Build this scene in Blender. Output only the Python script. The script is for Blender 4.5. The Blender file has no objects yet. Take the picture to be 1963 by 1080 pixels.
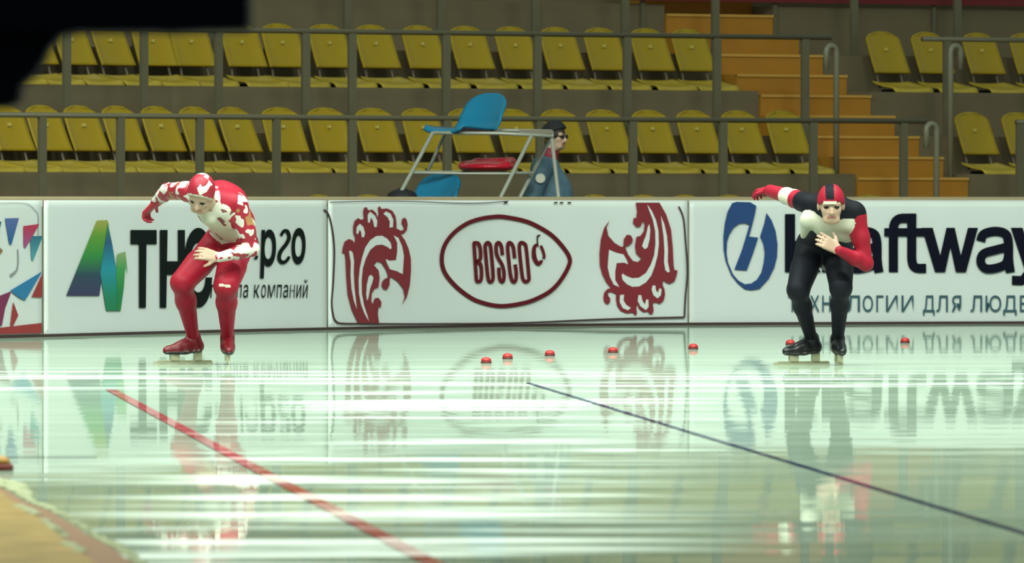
import bpy, math, random
import numpy as np
from mathutils import Vector, Matrix
from mathutils.geometry import tessellate_polygon

random.seed(7)
rng = np.random.default_rng(7)
SC = bpy.context.scene
COL = SC.collection

# ------------------------------------------------------------------ camera
FPX, HC, CX, HY = 18320.0, 1.05, 981.5, 384.0      # focal length in pixels, eye height, image centre x, horizon row
cam = bpy.data.cameras.new('camera')
cam_o = bpy.data.objects.new('camera', cam)
COL.objects.link(cam_o)
cam.sensor_width = 36.0
cam.lens = FPX / 1963.0 * 36.0
cam.clip_end = 400.0
cam_o.location = (0, 0, HC)
cam_o.rotation_euler = (math.radians(90) - math.atan((540.0 - HY) / FPX), 0, 0)
cam.dof.use_dof = True
cam.dof.focus_distance = 64.0
cam.dof.aperture_fstop = 10.0
SC.camera = cam_o

# ------------------------------------------------------------------ world, lamps, exposure
world = bpy.data.worlds.new('hall_light')
SC.world = world
world.use_nodes = True
bg = world.node_tree.nodes['Background']
bg.inputs['Color'].default_value = (0.78, 1.0, 0.86, 1)
bg.inputs['Strength'].default_value = 0.27

def area_lamp(x, y, z, sx, sy, power, spread=150, tilt=0.0):
    l = bpy.data.lights.new('ceiling_lamp', 'AREA')
    l.shape = 'RECTANGLE'; l.size = sx; l.size_y = sy; l.energy = power
    l.color = (0.86, 1.0, 0.885); l.spread = math.radians(spread)
    o = bpy.data.objects.new('ceiling_lamp', l); COL.objects.link(o)
    o.location = (x, y, z); o.rotation_euler = (math.radians(tilt), 0, 0)
for (yy, tl, pw) in ((34, 10, 1250), (48, 14, 1400), (60, 14, 1400)):
    for xx in (-9, 0, 9):
        area_lamp(xx, yy, 15.0, 5.0, 1.2, pw, 150, tl)

SC.view_settings.view_transform = 'Standard'
SC.view_settings.look = 'None'
SC.view_settings.gamma = 1.0
SC.view_settings.exposure = 0.10
SC.view_settings.use_curve_mapping = False

# ------------------------------------------------------------------ pixel <-> place helpers
def P(px, py, d):
    """the point of the photograph's pixel that lies d metres away from the camera"""
    return np.array([(px - CX) / FPX * d, d, HC - (py - HY) / FPX * d])
def G(px, py, z=0.0):
    """the point of the pixel that lies on a level surface at height z"""
    return P(px, py, FPX * (HC - z) / (py - HY))

# ------------------------------------------------------------------ materials
MATS = {}
def mat(name, col, rough=0.5, var=0.12, scale=6.0, metal=0.0, spec=0.5, bump=0.0, bscale=30.0):
    if name in MATS: return MATS[name]
    m = bpy.data.materials.new(name); m.use_nodes = True
    nt = m.node_tree; b = nt.nodes['Principled BSDF']
    b.inputs['Roughness'].default_value = rough
    b.inputs['Metallic'].default_value = metal
    b.inputs['Specular IOR Level'].default_value = spec
    tc = nt.nodes.new('ShaderNodeTexCoord')
    n = nt.nodes.new('ShaderNodeTexNoise'); n.inputs['Scale'].default_value = scale; n.inputs['Detail'].default_value = 4
    nt.links.new(tc.outputs['Object'], n.inputs['Vector'])
    r = nt.nodes.new('ShaderNodeMix'); r.data_type = 'RGBA'
    r.inputs['A'].default_value = (*[c * (1 - var) for c in col], 1)
    r.inputs['B'].default_value = (*[min(1, c * (1 + var)) for c in col], 1)
    nt.links.new(n.outputs['Fac'], r.inputs['Factor'])
    nt.links.new(r.outputs['Result'], b.inputs['Base Color'])
    if bump:
        n2 = nt.nodes.new('ShaderNodeTexNoise'); n2.inputs['Scale'].default_value = bscale
        nt.links.new(tc.outputs['Object'], n2.inputs['Vector'])
        bp = nt.nodes.new('ShaderNodeBump'); bp.inputs['Strength'].default_value = bump; bp.inputs['Distance'].default_value = 0.02
        nt.links.new(n2.outputs['Fac'], bp.inputs['Height']); nt.links.new(bp.outputs['Normal'], b.inputs['Normal'])
    MATS[name] = m
    return m

def patch_mat(name, cols, scale, rough=0.5):
    """hard-edged printed patches: cols = [(upper limit of the noise, colour)]"""
    m = bpy.data.materials.new(name); m.use_nodes = True
    nt = m.node_tree; b = nt.nodes['Principled BSDF']; b.inputs['Roughness'].default_value = rough
    tc = nt.nodes.new('ShaderNodeTexCoord')
    n = nt.nodes.new('ShaderNodeTexNoise'); n.inputs['Scale'].default_value = scale; n.inputs['Detail'].default_value = 1.5
    n.inputs['Distortion'].default_value = 0.3
    nt.links.new(tc.outputs['Object'], n.inputs['Vector'])
    cr = nt.nodes.new('ShaderNodeValToRGB'); cr.color_ramp.interpolation = 'CONSTANT'
    e = cr.color_ramp.elements
    e[0].position = 0; e[0].color = (*cols[0][1], 1); e[1].position = cols[0][0]; e[1].color = (*cols[1][1], 1)
    for (lim, _), (_, c) in zip(cols[1:], cols[2:]):
        x = e.new(lim); x.color = (*c, 1)
    nt.links.new(n.outputs['Fac'], cr.inputs['Fac']); nt.links.new(cr.outputs['Color'], b.inputs['Base Color'])
    MATS[name] = m
    return m

def gradient_mat(name, z0, z1, stops, rough=0.45):
    """a print whose ink runs from one colour to another between two heights of the banner"""
    m = bpy.data.materials.new(name); m.use_nodes = True
    nt = m.node_tree; b = nt.nodes['Principled BSDF']; b.inputs['Roughness'].default_value = rough
    tc = nt.nodes.new('ShaderNodeTexCoord'); sp = nt.nodes.new('ShaderNodeSeparateXYZ')
    mr = nt.nodes.new('ShaderNodeMapRange'); mr.inputs['From Min'].default_value = z0; mr.inputs['From Max'].default_value = z1
    cr = nt.nodes.new('ShaderNodeValToRGB'); e = cr.color_ramp.elements
    e[0].position = stops[0][0]; e[0].color = (*stops[0][1], 1); e[1].position = stops[-1][0]; e[1].color = (*stops[-1][1], 1)
    for p_, c_ in stops[1:-1]:
        x = e.new(p_); x.color = (*c_, 1)
    nt.links.new(tc.outputs['Object'], sp.inputs[0]); nt.links.new(sp.outputs['Z'], mr.inputs['Value'])
    nt.links.new(mr.outputs['Result'], cr.inputs['Fac']); nt.links.new(cr.outputs['Color'], b.inputs['Base Color'])
    MATS[name] = m
    return m

M_BANNER = mat('banner_vinyl', (0.80, 0.83, 0.80), 0.38, 0.03, 1.2, bump=0.12, bscale=2.2)
M_INK = mat('black_green_ink', (0.005, 0.009, 0.008), 0.6, spec=0.08)
M_NAVYINK = mat('navy_black_ink', (0.005, 0.0055, 0.014), 0.6, spec=0.08)
M_TEAL = mat('dark_teal_ink', (0.03, 0.09, 0.12), 0.55)
M_BLUEINK = mat('blue_ink', (0.012, 0.055, 0.19), 0.55)
M_REDINK = mat('dark_red_ink', (0.235, 0.018, 0.028), 0.55, 0.15)
M_REDDEEP = mat('deep_red_ink', (0.13, 0.010, 0.016), 0.55, 0.15, spec=0.2)
M_LINE = mat('brown_black_line', (0.05, 0.02, 0.02), 0.5)
M_CONC = mat('grey_brown_concrete', (0.172, 0.130, 0.072), 0.85, 0.16, 2.0)
M_STEP = mat('orange_step_paint', (0.44, 0.19, 0.014), 0.6, 0.15, 3.0)
M_NOSE = mat('step_nosing', (0.60, 0.33, 0.06), 0.5)
M_RAIL = mat('olive_grey_steel', (0.135, 0.118, 0.07), 0.5, 0.1, metal=0.0)
M_RAILPALE = mat('pale_grey_steel', (0.22, 0.205, 0.14), 0.4, 0.1)
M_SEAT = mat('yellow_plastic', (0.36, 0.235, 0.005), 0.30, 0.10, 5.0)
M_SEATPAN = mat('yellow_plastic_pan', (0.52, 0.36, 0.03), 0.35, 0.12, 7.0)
M_DARK = mat('black_rubber', (0.012, 0.012, 0.012), 0.6)
M_BRACK = mat('zinc_bracket', (0.20, 0.15, 0.11), 0.4, metal=0.3)
M_BLUESEAT = mat('blue_plastic', (0.008, 0.20, 0.36), 0.22, 0.06)
M_REDSEAT = mat('red_plastic', (0.52, 0.012, 0.03), 0.2, 0.06)
M_TUBE = mat('pale_steel_tube', (0.42, 0.42, 0.35), 0.35, metal=0.2)
M_TIMBER = mat('beige_ledge_timber', (0.42, 0.33, 0.19), 0.6)
M_BACK = mat('grey_green_board', (0.16, 0.16, 0.10), 0.6)
M_REDBOARD = mat('dark_red_board', (0.16, 0.008, 0.012), 0.5)

# ------------------------------------------------------------------ objects
def link(name, V, F, mats, mi=None, parent=None, smooth=False, world=True):
    V = np.asarray(V, dtype=float)
    if parent is not None and world:
        V = V - np.array(parent.matrix_basis.translation)
        q = parent.parent
        while q is not None:
            V = V - np.array(q.matrix_basis.translation); q = q.parent
    me = bpy.data.meshes.new(name)
    me.from_pydata(V.tolist(), [], [list(map(int, f)) for f in F])
    if not isinstance(mats, (list, tuple)): mats = [mats]
    for m in mats: me.materials.append(m)
    if mi is not None: me.polygons.foreach_set('material_index', np.asarray(mi, dtype=np.int32))
    if smooth: me.polygons.foreach_set('use_smooth', np.ones(len(me.polygons), dtype=bool))
    me.update()
    o = bpy.data.objects.new(name, me); COL.objects.link(o)
    if parent is not None: o.parent = parent
    return o

def tag(o, label=None, cat=None, group=None, kind=None):
    if label: o['label'] = label
    if cat: o['category'] = cat
    if group: o['group'] = group
    if kind: o['kind'] = kind
    return o
def thing(name, label, cat, loc, group=None):
    o = bpy.data.objects.new(name, None); COL.objects.link(o)
    o.empty_display_size = 0.1
    o.location = [float(c) for c in loc]
    return tag(o, label, cat, group)
def copy_tree(o, parent=None):
    kids = list(o.children)
    c = o.copy(); COL.objects.link(c)
    if parent is not None: c.parent = parent
    for k in kids: copy_tree(k, c)
    return c

class MB:
    def __init__(s): s.V = []; s.F = []; s.M = []
    def add(s, V, F, m=0):
        n = len(s.V); s.V += [tuple(map(float, v)) for v in V]
        for f in F: s.F.append([i + n for i in f]); s.M.append(m)
    def box(s, lo, hi, m=0, R=None, t=(0, 0, 0), bev=0.0):
        x0, y0, z0 = lo; x1, y1, z1 = hi
        V = np.array([(x0,y0,z0),(x1,y0,z0),(x1,y1,z0),(x0,y1,z0),(x0,y0,z1),(x1,y0,z1),(x1,y1,z1),(x0,y1,z1)], float)
        if R is not None: V = V @ np.array(R).T
        s.add(V + np.array(t), [(0,3,2,1),(4,5,6,7),(0,1,5,4),(1,2,6,5),(2,3,7,6),(3,0,4,7)], m)
    def tube(s, pts, r, n=10, m=0, cap=True):
        pts = [np.array(p, float) for p in pts]
        rr = r if isinstance(r, (list, tuple)) else [r] * len(pts)
        rings = []; prev = None
        for i, p in enumerate(pts):
            t = (pts[min(i + 1, len(pts) - 1)] - pts[max(i - 1, 0)]); t /= np.linalg.norm(t)
            a = np.cross(t, [0, 0, 1]) if prev is None else prev - t * np.dot(prev, t)
            if np.linalg.norm(a) < 1e-4: a = np.cross(t, [1, 0, 0])
            a /= np.linalg.norm(a); prev = a; b = np.cross(t, a)
            rings.append([p + rr[i] * (math.cos(2*math.pi*k/n) * a + math.sin(2*math.pi*k/n) * b) for k in range(n)])
        V = [v for ring in rings for v in ring]; F = []
        for i in range(len(pts) - 1):
            for k in range(n):
                F.append((i*n+k, i*n+(k+1) % n, (i+1)*n+(k+1) % n, (i+1)*n+k))
        if cap: F.append(list(range(n))[::-1]); F.append([(len(pts)-1)*n+k for k in range(n)])
        s.add(V, F, m)
    def lathe(s, prof, c, n=24, m=0):
        V = []; F = []
        for r, z in prof:
            V += [(c[0] + r*math.cos(2*math.pi*k/n), c[1] + r*math.sin(2*math.pi*k/n), c[2] + z) for k in range(n)]
        for i in range(len(prof) - 1):
            for k in range(n): F.append((i*n+k, i*n+(k+1) % n, (i+1)*n+(k+1) % n, (i+1)*n+k))
        F.append(list(range(n))[::-1]); F.append([(len(prof)-1)*n+k for k in range(n)])
        s.add(V, F, m)
    def build(s, name, mats, parent=None, smooth=False, world=True):
        return link(name, s.V, s.F, mats, s.M, parent, smooth, world)

def sheet(fn, nu, nv, th):
    """a curved plate: fn(u, v) -> point, thickened by th along its normal"""
    U = np.linspace(-1, 1, nu); W = np.linspace(0, 1, nv)
    g = np.array([[fn(u, v) for u in U] for v in W])
    du = np.gradient(g, axis=1); dv = np.gradient(g, axis=0)
    n = np.cross(du, dv); n /= (np.linalg.norm(n, axis=2, keepdims=True) + 1e-9)
    a = g.reshape(-1, 3); b = (g + n * th).reshape(-1, 3)
    N = nu * nv; V = np.concatenate([a, b]); F = []
    for j in range(nv - 1):
        for i in range(nu - 1):
            p = j*nu+i; F.append((p, p+1, p+nu+1, p+nu)); F.append((N+p, N+p+nu, N+p+nu+1, N+p+1))
    rim = [i for i in range(nu)] + [j*nu+nu-1 for j in range(1, nv)] + [(nv-1)*nu+i for i in range(nu-2, -1, -1)] + [j*nu for j in range(nv-2, 0, -1)]
    for k in range(len(rim)):
        p, q = rim[k], rim[(k+1) % len(rim)]; F.append((p, N+p, N+q, q))
    return V, F

# ------------------------------------------------------------------ ice
def ice_material(name, clear, frost_glare_col, gloss):
    m = bpy.data.materials.new(name); m.use_nodes = True
    nt = m.node_tree; N = nt.nodes; L = nt.links
    N.remove(N['Principled BSDF']); out = N['Material Output']
    tc = N.new('ShaderNodeTexCoord')
    def noise(sx, sy, scale, detail, off=0.0, rough=0.55):
        mp = N.new('ShaderNodeMapping'); mp.inputs['Scale'].default_value = (sx, sy, 1); mp.inputs['Location'].default_value = (off, off * 1.7, 0)
        L.new(tc.outputs['Object'], mp.inputs['Vector'])
        n = N.new('ShaderNodeTexNoise'); n.inputs['Scale'].default_value = scale; n.inputs['Detail'].default_value = detail
        n.inputs['Roughness'].default_value = rough
        L.new(mp.outputs['Vector'], n.inputs['Vector']); return n.outputs['Fac']
    def ramp(fac, lo, hi, a=0.0, b=1.0):
        r = N.new('ShaderNodeMapRange'); r.interpolation_type = 'SMOOTHSTEP'
        r.inputs['From Min'].default_value = lo; r.inputs['From Max'].default_value = hi
        r.inputs['To Min'].default_value = a; r.inputs['To Max'].default_value = b
        L.new(fac, r.inputs['Value']); return r.outputs['Result']
    def math_(op, a, b):
        r = N.new('ShaderNodeMath'); r.operation = op
        for i, v in enumerate((a, b)):
            if isinstance(v, (int, float)): r.inputs[i].default_value = v
            else: L.new(v, r.inputs[i])
        return r.outputs[0]
    # pale streaks: frosty ice and lamp glare painted together; wetter ice between them
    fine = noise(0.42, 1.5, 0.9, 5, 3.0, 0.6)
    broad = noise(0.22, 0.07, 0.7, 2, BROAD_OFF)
    # lamp glare painted down the middle; streaks before the boards where the skaters run
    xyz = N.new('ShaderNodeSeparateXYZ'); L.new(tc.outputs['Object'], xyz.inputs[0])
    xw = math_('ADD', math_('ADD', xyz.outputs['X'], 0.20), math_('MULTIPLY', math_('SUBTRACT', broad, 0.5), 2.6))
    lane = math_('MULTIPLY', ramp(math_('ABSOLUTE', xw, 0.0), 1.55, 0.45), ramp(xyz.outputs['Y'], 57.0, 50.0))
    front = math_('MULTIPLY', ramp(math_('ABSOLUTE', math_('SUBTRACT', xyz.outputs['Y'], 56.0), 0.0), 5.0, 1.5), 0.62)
    glare_wear = math_('ADD', 0.09, math_('MULTIPLY', math_('MAXIMUM', lane, front), 0.86))
    frost_glare = math_('MULTIPLY', ramp(fine, 0.44, 0.63), glare_wear)
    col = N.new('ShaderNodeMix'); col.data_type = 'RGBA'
    col.inputs['A'].default_value = (*clear, 1); col.inputs['B'].default_value = (*frost_glare_col, 1)
    L.new(frost_glare, col.inputs['Factor'])
    dif = N.new('ShaderNodeBsdfDiffuse'); L.new(col.outputs['Result'], dif.inputs['Color'])
    glo = N.new('ShaderNodeBsdfGlossy'); glo.inputs['Color'].default_value = (0.94, 0.97, 0.94, 1)
    rgh = ramp(noise(0.5, 0.6, 0.8, 3, 7.0), 0.35, 0.7, 0.008, 0.03)
    L.new(rgh, glo.inputs['Roughness'])
    bp = N.new('ShaderNodeBump'); bp.inputs['Strength'].default_value = 0.05; bp.inputs['Distance'].default_value = 0.02
    L.new(noise(0.5, 1.0, 1.6, 2, 19.0), bp.inputs['Height']); L.new(bp.outputs['Normal'], glo.inputs['Normal'])
    mx = N.new('ShaderNodeMixShader')
    L.new(math_('SUBTRACT', gloss, math_('MULTIPLY', frost_glare, gloss*0.72)), mx.inputs[0])
    L.new(dif.outputs[0], mx.inputs[1]); L.new(glo.outputs[0], mx.inputs[2])
    L.new(mx.outputs[0], out.inputs['Surface'])
    return m
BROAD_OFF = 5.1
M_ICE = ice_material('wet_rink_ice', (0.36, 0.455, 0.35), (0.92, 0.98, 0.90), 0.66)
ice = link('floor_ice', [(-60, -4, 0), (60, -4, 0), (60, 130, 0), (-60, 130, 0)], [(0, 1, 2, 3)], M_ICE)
tag(ice, kind='structure')

def ground_ribbon(name, pts, w, z, m):
    """a painted line under the ice: pts are pixels of its middle, w its width in metres"""
    Q = [G(x, y, z) for x, y in pts]
    V = []; F = []
    for i, q in enumerate(Q):
        t = Q[min(i+1, len(Q)-1)] - Q[max(i-1, 0)]; n = np.array([-t[1], t[0], 0]); n /= np.linalg.norm(n)
        V += [q + n*w/2, q - n*w/2]
    for i in range(len(Q) - 1): F.append((2*i, 2*i+1, 2*i+3, 2*i+2))
    return link(name, V, F, m)

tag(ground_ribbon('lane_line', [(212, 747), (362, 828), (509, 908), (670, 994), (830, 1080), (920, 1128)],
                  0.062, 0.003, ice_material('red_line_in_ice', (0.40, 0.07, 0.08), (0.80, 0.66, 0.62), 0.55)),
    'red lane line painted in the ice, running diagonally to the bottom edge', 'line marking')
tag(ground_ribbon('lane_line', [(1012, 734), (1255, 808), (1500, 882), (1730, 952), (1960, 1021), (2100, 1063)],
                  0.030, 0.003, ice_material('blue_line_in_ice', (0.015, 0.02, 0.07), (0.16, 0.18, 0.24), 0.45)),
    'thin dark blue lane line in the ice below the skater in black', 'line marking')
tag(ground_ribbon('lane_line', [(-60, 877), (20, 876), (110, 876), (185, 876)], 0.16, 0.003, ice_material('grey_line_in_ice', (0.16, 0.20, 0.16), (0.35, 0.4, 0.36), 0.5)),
    'short faint grey line in the ice near the orange mat', 'line marking')

# ------------------------------------------------------------------ rink boards
WX = np.array([-500, -200, 0, 150, 300, 470, 640, 820, 1000, 1300, 1600, 1963, 2300, 2600], float)
WY = np.array([662, 655, 648.5, 644.5, 640.5, 636.5, 632.5, 629, 626, 623.8, 622.3, 621, 620.3, 620], float)
_wx = np.arange(-900.0, 3000.0, 10.0); _wy = np.interp(_wx, WX, WY)
for _ in range(3):      # the boards bend evenly, without kinks
    _wy[20:-20] = np.convolve(_wy, np.ones(31)/31, 'same')[20:-20]
def wall_d(px): return FPX * HC / (np.interp(px, _wx, _wy) - HY)
def W(px, py, off=0.0):
    """point of the board face seen at that pixel, off metres towards the rink"""
    return P(px, py, wall_d(px) - off)
def wall_strip(name, x0, x1, prof, m, parent=None, step=14.0, smooth=True, wob=0.0):
    """prof: list of (offset towards the rink, height)"""
    n = max(2, int((x1 - x0) / step) + 1); xs = np.linspace(x0, x1, n); V = []; F = []
    k = len(prof)
    ph = rng.uniform(0, 6.28, 4)
    for x in xs:
        d = wall_d(x)
        for (o, z) in prof:
            w = 0.0
            if wob and 0.05 < z < 1.04:
                w = wob * (math.sin(x*0.021+ph[0]) * math.sin(z*5+ph[1]) + 0.7*math.sin(x*0.053+ph[2]+z*2.0) * max(0, z-0.55)*2)
            V.append(((x - CX)/FPX*d, d - o - w, z))
    for i in range(n - 1):
        for j in range(k - 1): F.append((i*k+j, (i+1)*k+j, (i+1)*k+j+1, i*k+j+1))
    F.append(list(range(k))); F.append([(n-1)*k+j for j in range(k)][::-1])
    return link(name, V, F, m, None, parent, smooth)

boards = wall_strip('wall_rink', -480, 2500, [(0, 0), (0, 1.0), (-0.12, 1.0), (-0.12, 0)], M_BACK, smooth=False)
tag(boards, kind='structure')
tag(wall_strip('trim_1', -480, 2500, [(-0.125, 0.9), (-0.125, 1.062), (-0.17, 1.078), (-0.30, 1.078), (-0.30, 0.9)], M_TIMBER, smooth=False), kind='structure')
tag(wall_strip('baseboard_rink', -480, 2500, [(0.006, 0.001), (0.05, 0.001), (0.05, 0.018), (0.006, 0.018)], M_LINE, smooth=False), kind='structure')

BPROF = [(0.012, 0.022)] + [(0.016, z) for z in np.linspace(0.06, 0.99, 14)] + [(0.012, 1.015), (-0.005, 1.035), (-0.03, 1.047), (-0.07, 1.05), (-0.11, 1.047), (-0.122, 1.03), (-0.122, 0.93)]
def banner(name, x0, x1, label):
    d = wall_d((x0 + x1) / 2)
    t = thing(name, label, 'banner', (((x0 + x1)/2 - CX)/FPX*d, d, 0), 'sponsor banners along the rink boards')
    b = wall_strip('vinyl_sheet', x0, x1, BPROF, M_BANNER, t, 10.0, True, 0.004)
    return t
PO = 0.034   # print stands this far in front of the boards

def catmull(pts, n=6, closed=False):
    p = [np.array(q, float) for q in pts]; out = []
    N = len(p); rngi = range(N if closed else N - 1)
    for i in rngi:
        a, b, c, d = (p[(i-1) % N], p[i % N], p[(i+1) % N], p[(i+2) % N]) if closed else (p[max(i-1, 0)], p[i], p[i+1], p[min(i+2, N-1)])
        for k in range(n):
            t = k / n
            out.append(0.5*((2*b) + (-a+c)*t + (2*a-5*b+4*c-d)*t*t + (-a+3*b-3*c+d)*t**3))
    if not closed: out.append(p[-1])
    return out

class Print:
    """flat shapes printed on a banner; coordinates in pixels of the photograph"""
    def __init__(s): s.mb = MB(); s.mats = []
    def mi(s, m):
        if m not in s.mats: s.mats.append(m)
        return s.mats.index(m)
    def tris(s, T_, m, layer):
        """triangles cut small enough to follow the bend of the boards"""
        V = []; F = []; todo = list(T_)
        while todo:
            a, b, c = todo.pop()
            l = [np.linalg.norm(a-b), np.linalg.norm(b-c), np.linalg.norm(c-a)]; i = int(np.argmax(l))
            if l[i] > 22 and max(a[0], b[0], c[0]) - min(a[0], b[0], c[0]) > 12:
                if i == 0: h = (a+b)/2; todo += [(a, h, c), (h, b, c)]
                elif i == 1: h = (b+c)/2; todo += [(a, b, h), (a, h, c)]
                else: h = (c+a)/2; todo += [(a, b, h), (h, b, c)]
                continue
            cr = (b[0]-a[0])*(c[1]-a[1]) - (b[1]-a[1])*(c[0]-a[0])
            n = len(V); V += [W(p[0], p[1], PO + 0.003*layer) for p in ((a, b, c) if cr < 0 else (a, c, b))]; F.append((n, n+1, n+2))
        if V: s.mb.add(V, F, s.mi(m))
    def poly(s, pts, m, layer=0, smooth=0, closed_n=4):
        if smooth: pts = catmull(pts, closed_n, True)
        pts = [np.array(p, float) for p in pts]
        tris = tessellate_polygon([[Vector((p[0], -p[1], 0)) for p in pts]])
        s.tris([[pts[i] for i in t] for t in tris], m, layer)
    def stroke(s, pts, w, m, layer=0, smooth=True, closed=False, n=5, aspect=1.0):
        p = catmull(pts, n, closed) if smooth else [np.array(q, float) for q in pts]
        N = len(p); V = []; F = []
        ww = w if isinstance(w, (list, tuple)) else [w, w]
        for i in range(N):
            a, b = (p[(i-1) % N], p[(i+1) % N]) if closed else (p[max(i-1, 0)], p[min(i+1, N-1)])
            t = b - a; t = t / (np.linalg.norm(t) + 1e-9); nn = np.array([-t[1]*aspect, t[0]])
            h = np.interp(i / max(1, N-1), np.linspace(0, 1, len(ww)), ww) / 2
            q1, q2 = p[i] + nn*h, p[i] - nn*h
            V += [W(q1[0], q1[1], PO + 0.003*layer), W(q2[0], q2[1], PO + 0.003*layer)]
        for i in range(N if closed else N - 1):
            j = (i+1) % N; F.append((2*i, 2*j, 2*j+1, 2*i+1))
        s.mb.add(V, F, s.mi(m))
    def glyph(s, ch, x0, y0, x1, y1, m, bold=0.0, layer=0, shear=0.0):
        """one character fitted into a pixel box"""
        if ch == 'н':
            w_ = x1 - x0; h_ = y1 - y0; st = w_*(0.17 + bold*2)
            f = lambda u, v: (x0 + u + shear*((h_ - v)/h_ - 0.5)*h_, y0 + v)
            for (u0, v0, u1, v1) in ((0, 0, st, h_), (w_ - st, 0, w_, h_), (st, h_*0.42, w_ - st, h_*0.42 + st*0.95)):
                s.poly([f(u0, v0), f(u1, v0), f(u1, v1), f(u0, v1)], m, layer)
            return
        V, F = glyph_mesh(ch, bold)
        lo = V.min(0); hi = V.max(0)
        u = (V[:, 0]-lo[0])/(hi[0]-lo[0]); v = (V[:, 1]-lo[1])/(hi[1]-lo[1])
        px = x0 + u*(x1-x0) + shear*(v-0.5)*(y1-y0); py = y1 - v*(y1-y0)
        s.mb.add([W(a, b, PO + 0.003*layer) for a, b in zip(px, py)], F, s.mi(m))
    def build(s, name, parent, label=None):
        o = s.mb.build(name, s.mats, parent)
        if label: o['label'] = label
        return o
_gc = {}
def glyph_mesh(ch, bold):
    if (ch, bold) in _gc: return _gc[(ch, bold)]
    c = bpy.data.curves.new('glyph', 'FONT'); c.body = ch; c.offset = bold; c.resolution_u = 4
    o = bpy.data.objects.new('glyph', c); COL.objects.link(o)
    dg = bpy.context.evaluated_depsgraph_get(); dg.update()
    e = o.evaluated_get(dg); me = e.to_mesh()
    V = np.array([v.co[:] for v in me.vertices]); F = [list(p.vertices) for p in me.polygons]
    e.to_mesh_clear(); bpy.data.objects.remove(o); bpy.data.curves.remove(c)
    _gc[(ch, bold)] = (V, F)
    return V, F
def sc(pts, s, ox, oy): return [(ox + x/s, oy + y/s) for x, y in pts]

# --- banner with coloured triangles (cut by the left edge)
b1 = banner('sponsor_banner', -150, 80, 'white banner with coloured triangles, cut off by the left edge')
pr = Print(); q = lambda pts: sc(pts, 3.067, 0, 370)
zt = lambda y: HC - (y - HY)/FPX*73.5
g_bl = gradient_mat('blue_violet_print', zt(530), zt(410), [(0, (0.02, 0.20, 0.42)), (0.6, (0.02, 0.12, 0.32)), (1, (0.12, 0.16, 0.40))])
g_mg = gradient_mat('magenta_red_print', zt(480), zt(430), [(0, (0.35, 0.10, 0.30)), (1, (0.55, 0.02, 0.06))])
g_tl = gradient_mat('teal_blue_print', zt(505), zt(450), [(0, (0.10, 0.42, 0.45)), (1, (0.02, 0.14, 0.22))])
g_rd = mat('red_print', (0.36, 0.03, 0.03), 0.45)
g_mr = mat('maroon_print', (0.22, 0.015, 0.08), 0.45)
for pts, m in (([(30,150),(112,148),(68,305),(55,300)], g_bl), ([(138,195),(232,183),(190,260),(150,325),(140,315)], g_mg),
               ([(178,255),(252,253),(195,400),(185,390)], g_tl), ([(60,575),(248,462),(180,580),(148,632),(120,620)], g_bl),
               ([(186,612),(252,470),(247,615)], g_rd), ([(-60,830),(-60,800),(246,765),(246,825),(0,832)], g_rd),
               ([(-60,620),(0,605),(68,578),(30,680),(12,780),(-60,790)], g_mr), ([(78,640),(108,720),(78,782),(60,780)], g_rd),
               ([(-70,160),(10,170),(-30,320)], g_tl), ([(0,320),(18,340),(2,362)], mat('ochre_print', (0.30,0.16,0.04), 0.45))):
    pr.poly(q(pts), m)
pr.stroke(q([(105,330),(108,400),(98,455),(62,488)]), [2, 2.5, 6], mat('grey_print', (0.30, 0.30, 0.30), 0.5))
pr.stroke(q([(0,60),(150,62),(205,100),(225,135),(225,250)]), 1.2, mat('grey_print', (0.3, 0.3, 0.3), 0.5))
pr.build('triangle_print', b1, 'blue, magenta, teal and red triangles')

# --- banner of the energy company
b2 = banner('sponsor_banner', 84, 626, 'white banner with a green and blue peak logo behind the skater in red')
pr = Print()
z2 = lambda y: HC - (y - HY)/FPX*75.5
gA = gradient_mat('yellow_green_to_navy_print', z2(568), z2(422), [(0, (0.04, 0.03, 0.11)), (0.30, (0.02, 0.06, 0.10)), (0.55, (0.03, 0.27, 0.05)), (0.8, (0.12, 0.33, 0.03)), (1, (0.42, 0.40, 0.08))])
gB = gradient_mat('blue_to_green_print', z2(596), z2(430), [(0, (0.005, 0.20, 0.07)), (0.2, (0.005, 0.24, 0.13)), (0.5, (0.01, 0.30, 0.40)), (0.8, (0.015, 0.10, 0.22)), (1, (0.04, 0.22, 0.08))])
gC = gradient_mat('green_print', z2(560), z2(483), [(0, (0.01, 0.22, 0.06)), (0.6, (0.05, 0.34, 0.08)), (1, (0.30, 0.42, 0.18))])
pr.poly(q([(390,605),(570,162),(632,160),(640,185),(585,605)]), gA)
pr.poly(q([(590,470),(634,175),(660,300),(688,470),(700,560),(712,600),(708,694),(625,694)]), gB, 1)
pr.poly(q([(690,360),(738,345),(752,480),(738,420),(728,560),(710,692),(690,692),(684,470)]), gC, 2)
pr.build('peak_logo', b2, 'green, navy and blue peak shapes')
pr = Print()
pr.poly(q([(768,218),(922,218),(922,302),(768,302)]), M_INK); pr.poly(q([(818,300),(862,300),(858,676),(818,676)]), M_INK, 1)
pr.poly(q([(940,218),(986,218),(978,676),(940,676)]), M_INK); pr.poly(q([(1046,218),(1088,218),(1088,676),(1046,676)]), M_INK)
pr.poly(q([(978,402),(1050,402),(1050,482),(978,482)]), M_INK, 1)
pr.glyph('С', 352, 437, 407, 590, M_INK, 0.035)
pr.glyph('э', 412, 448, 437, 506, M_INK, 0.004, 0, 0.03); pr.glyph('н', 441, 448, 466, 504, M_INK, 0.004, 0, 0.03); pr.glyph('е', 470, 448, 496, 506, M_INK, 0.004, 0, 0.03)
pr.glyph('р', 500, 440, 529, 534, M_INK, 0.022, 0, 0.03)
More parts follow.
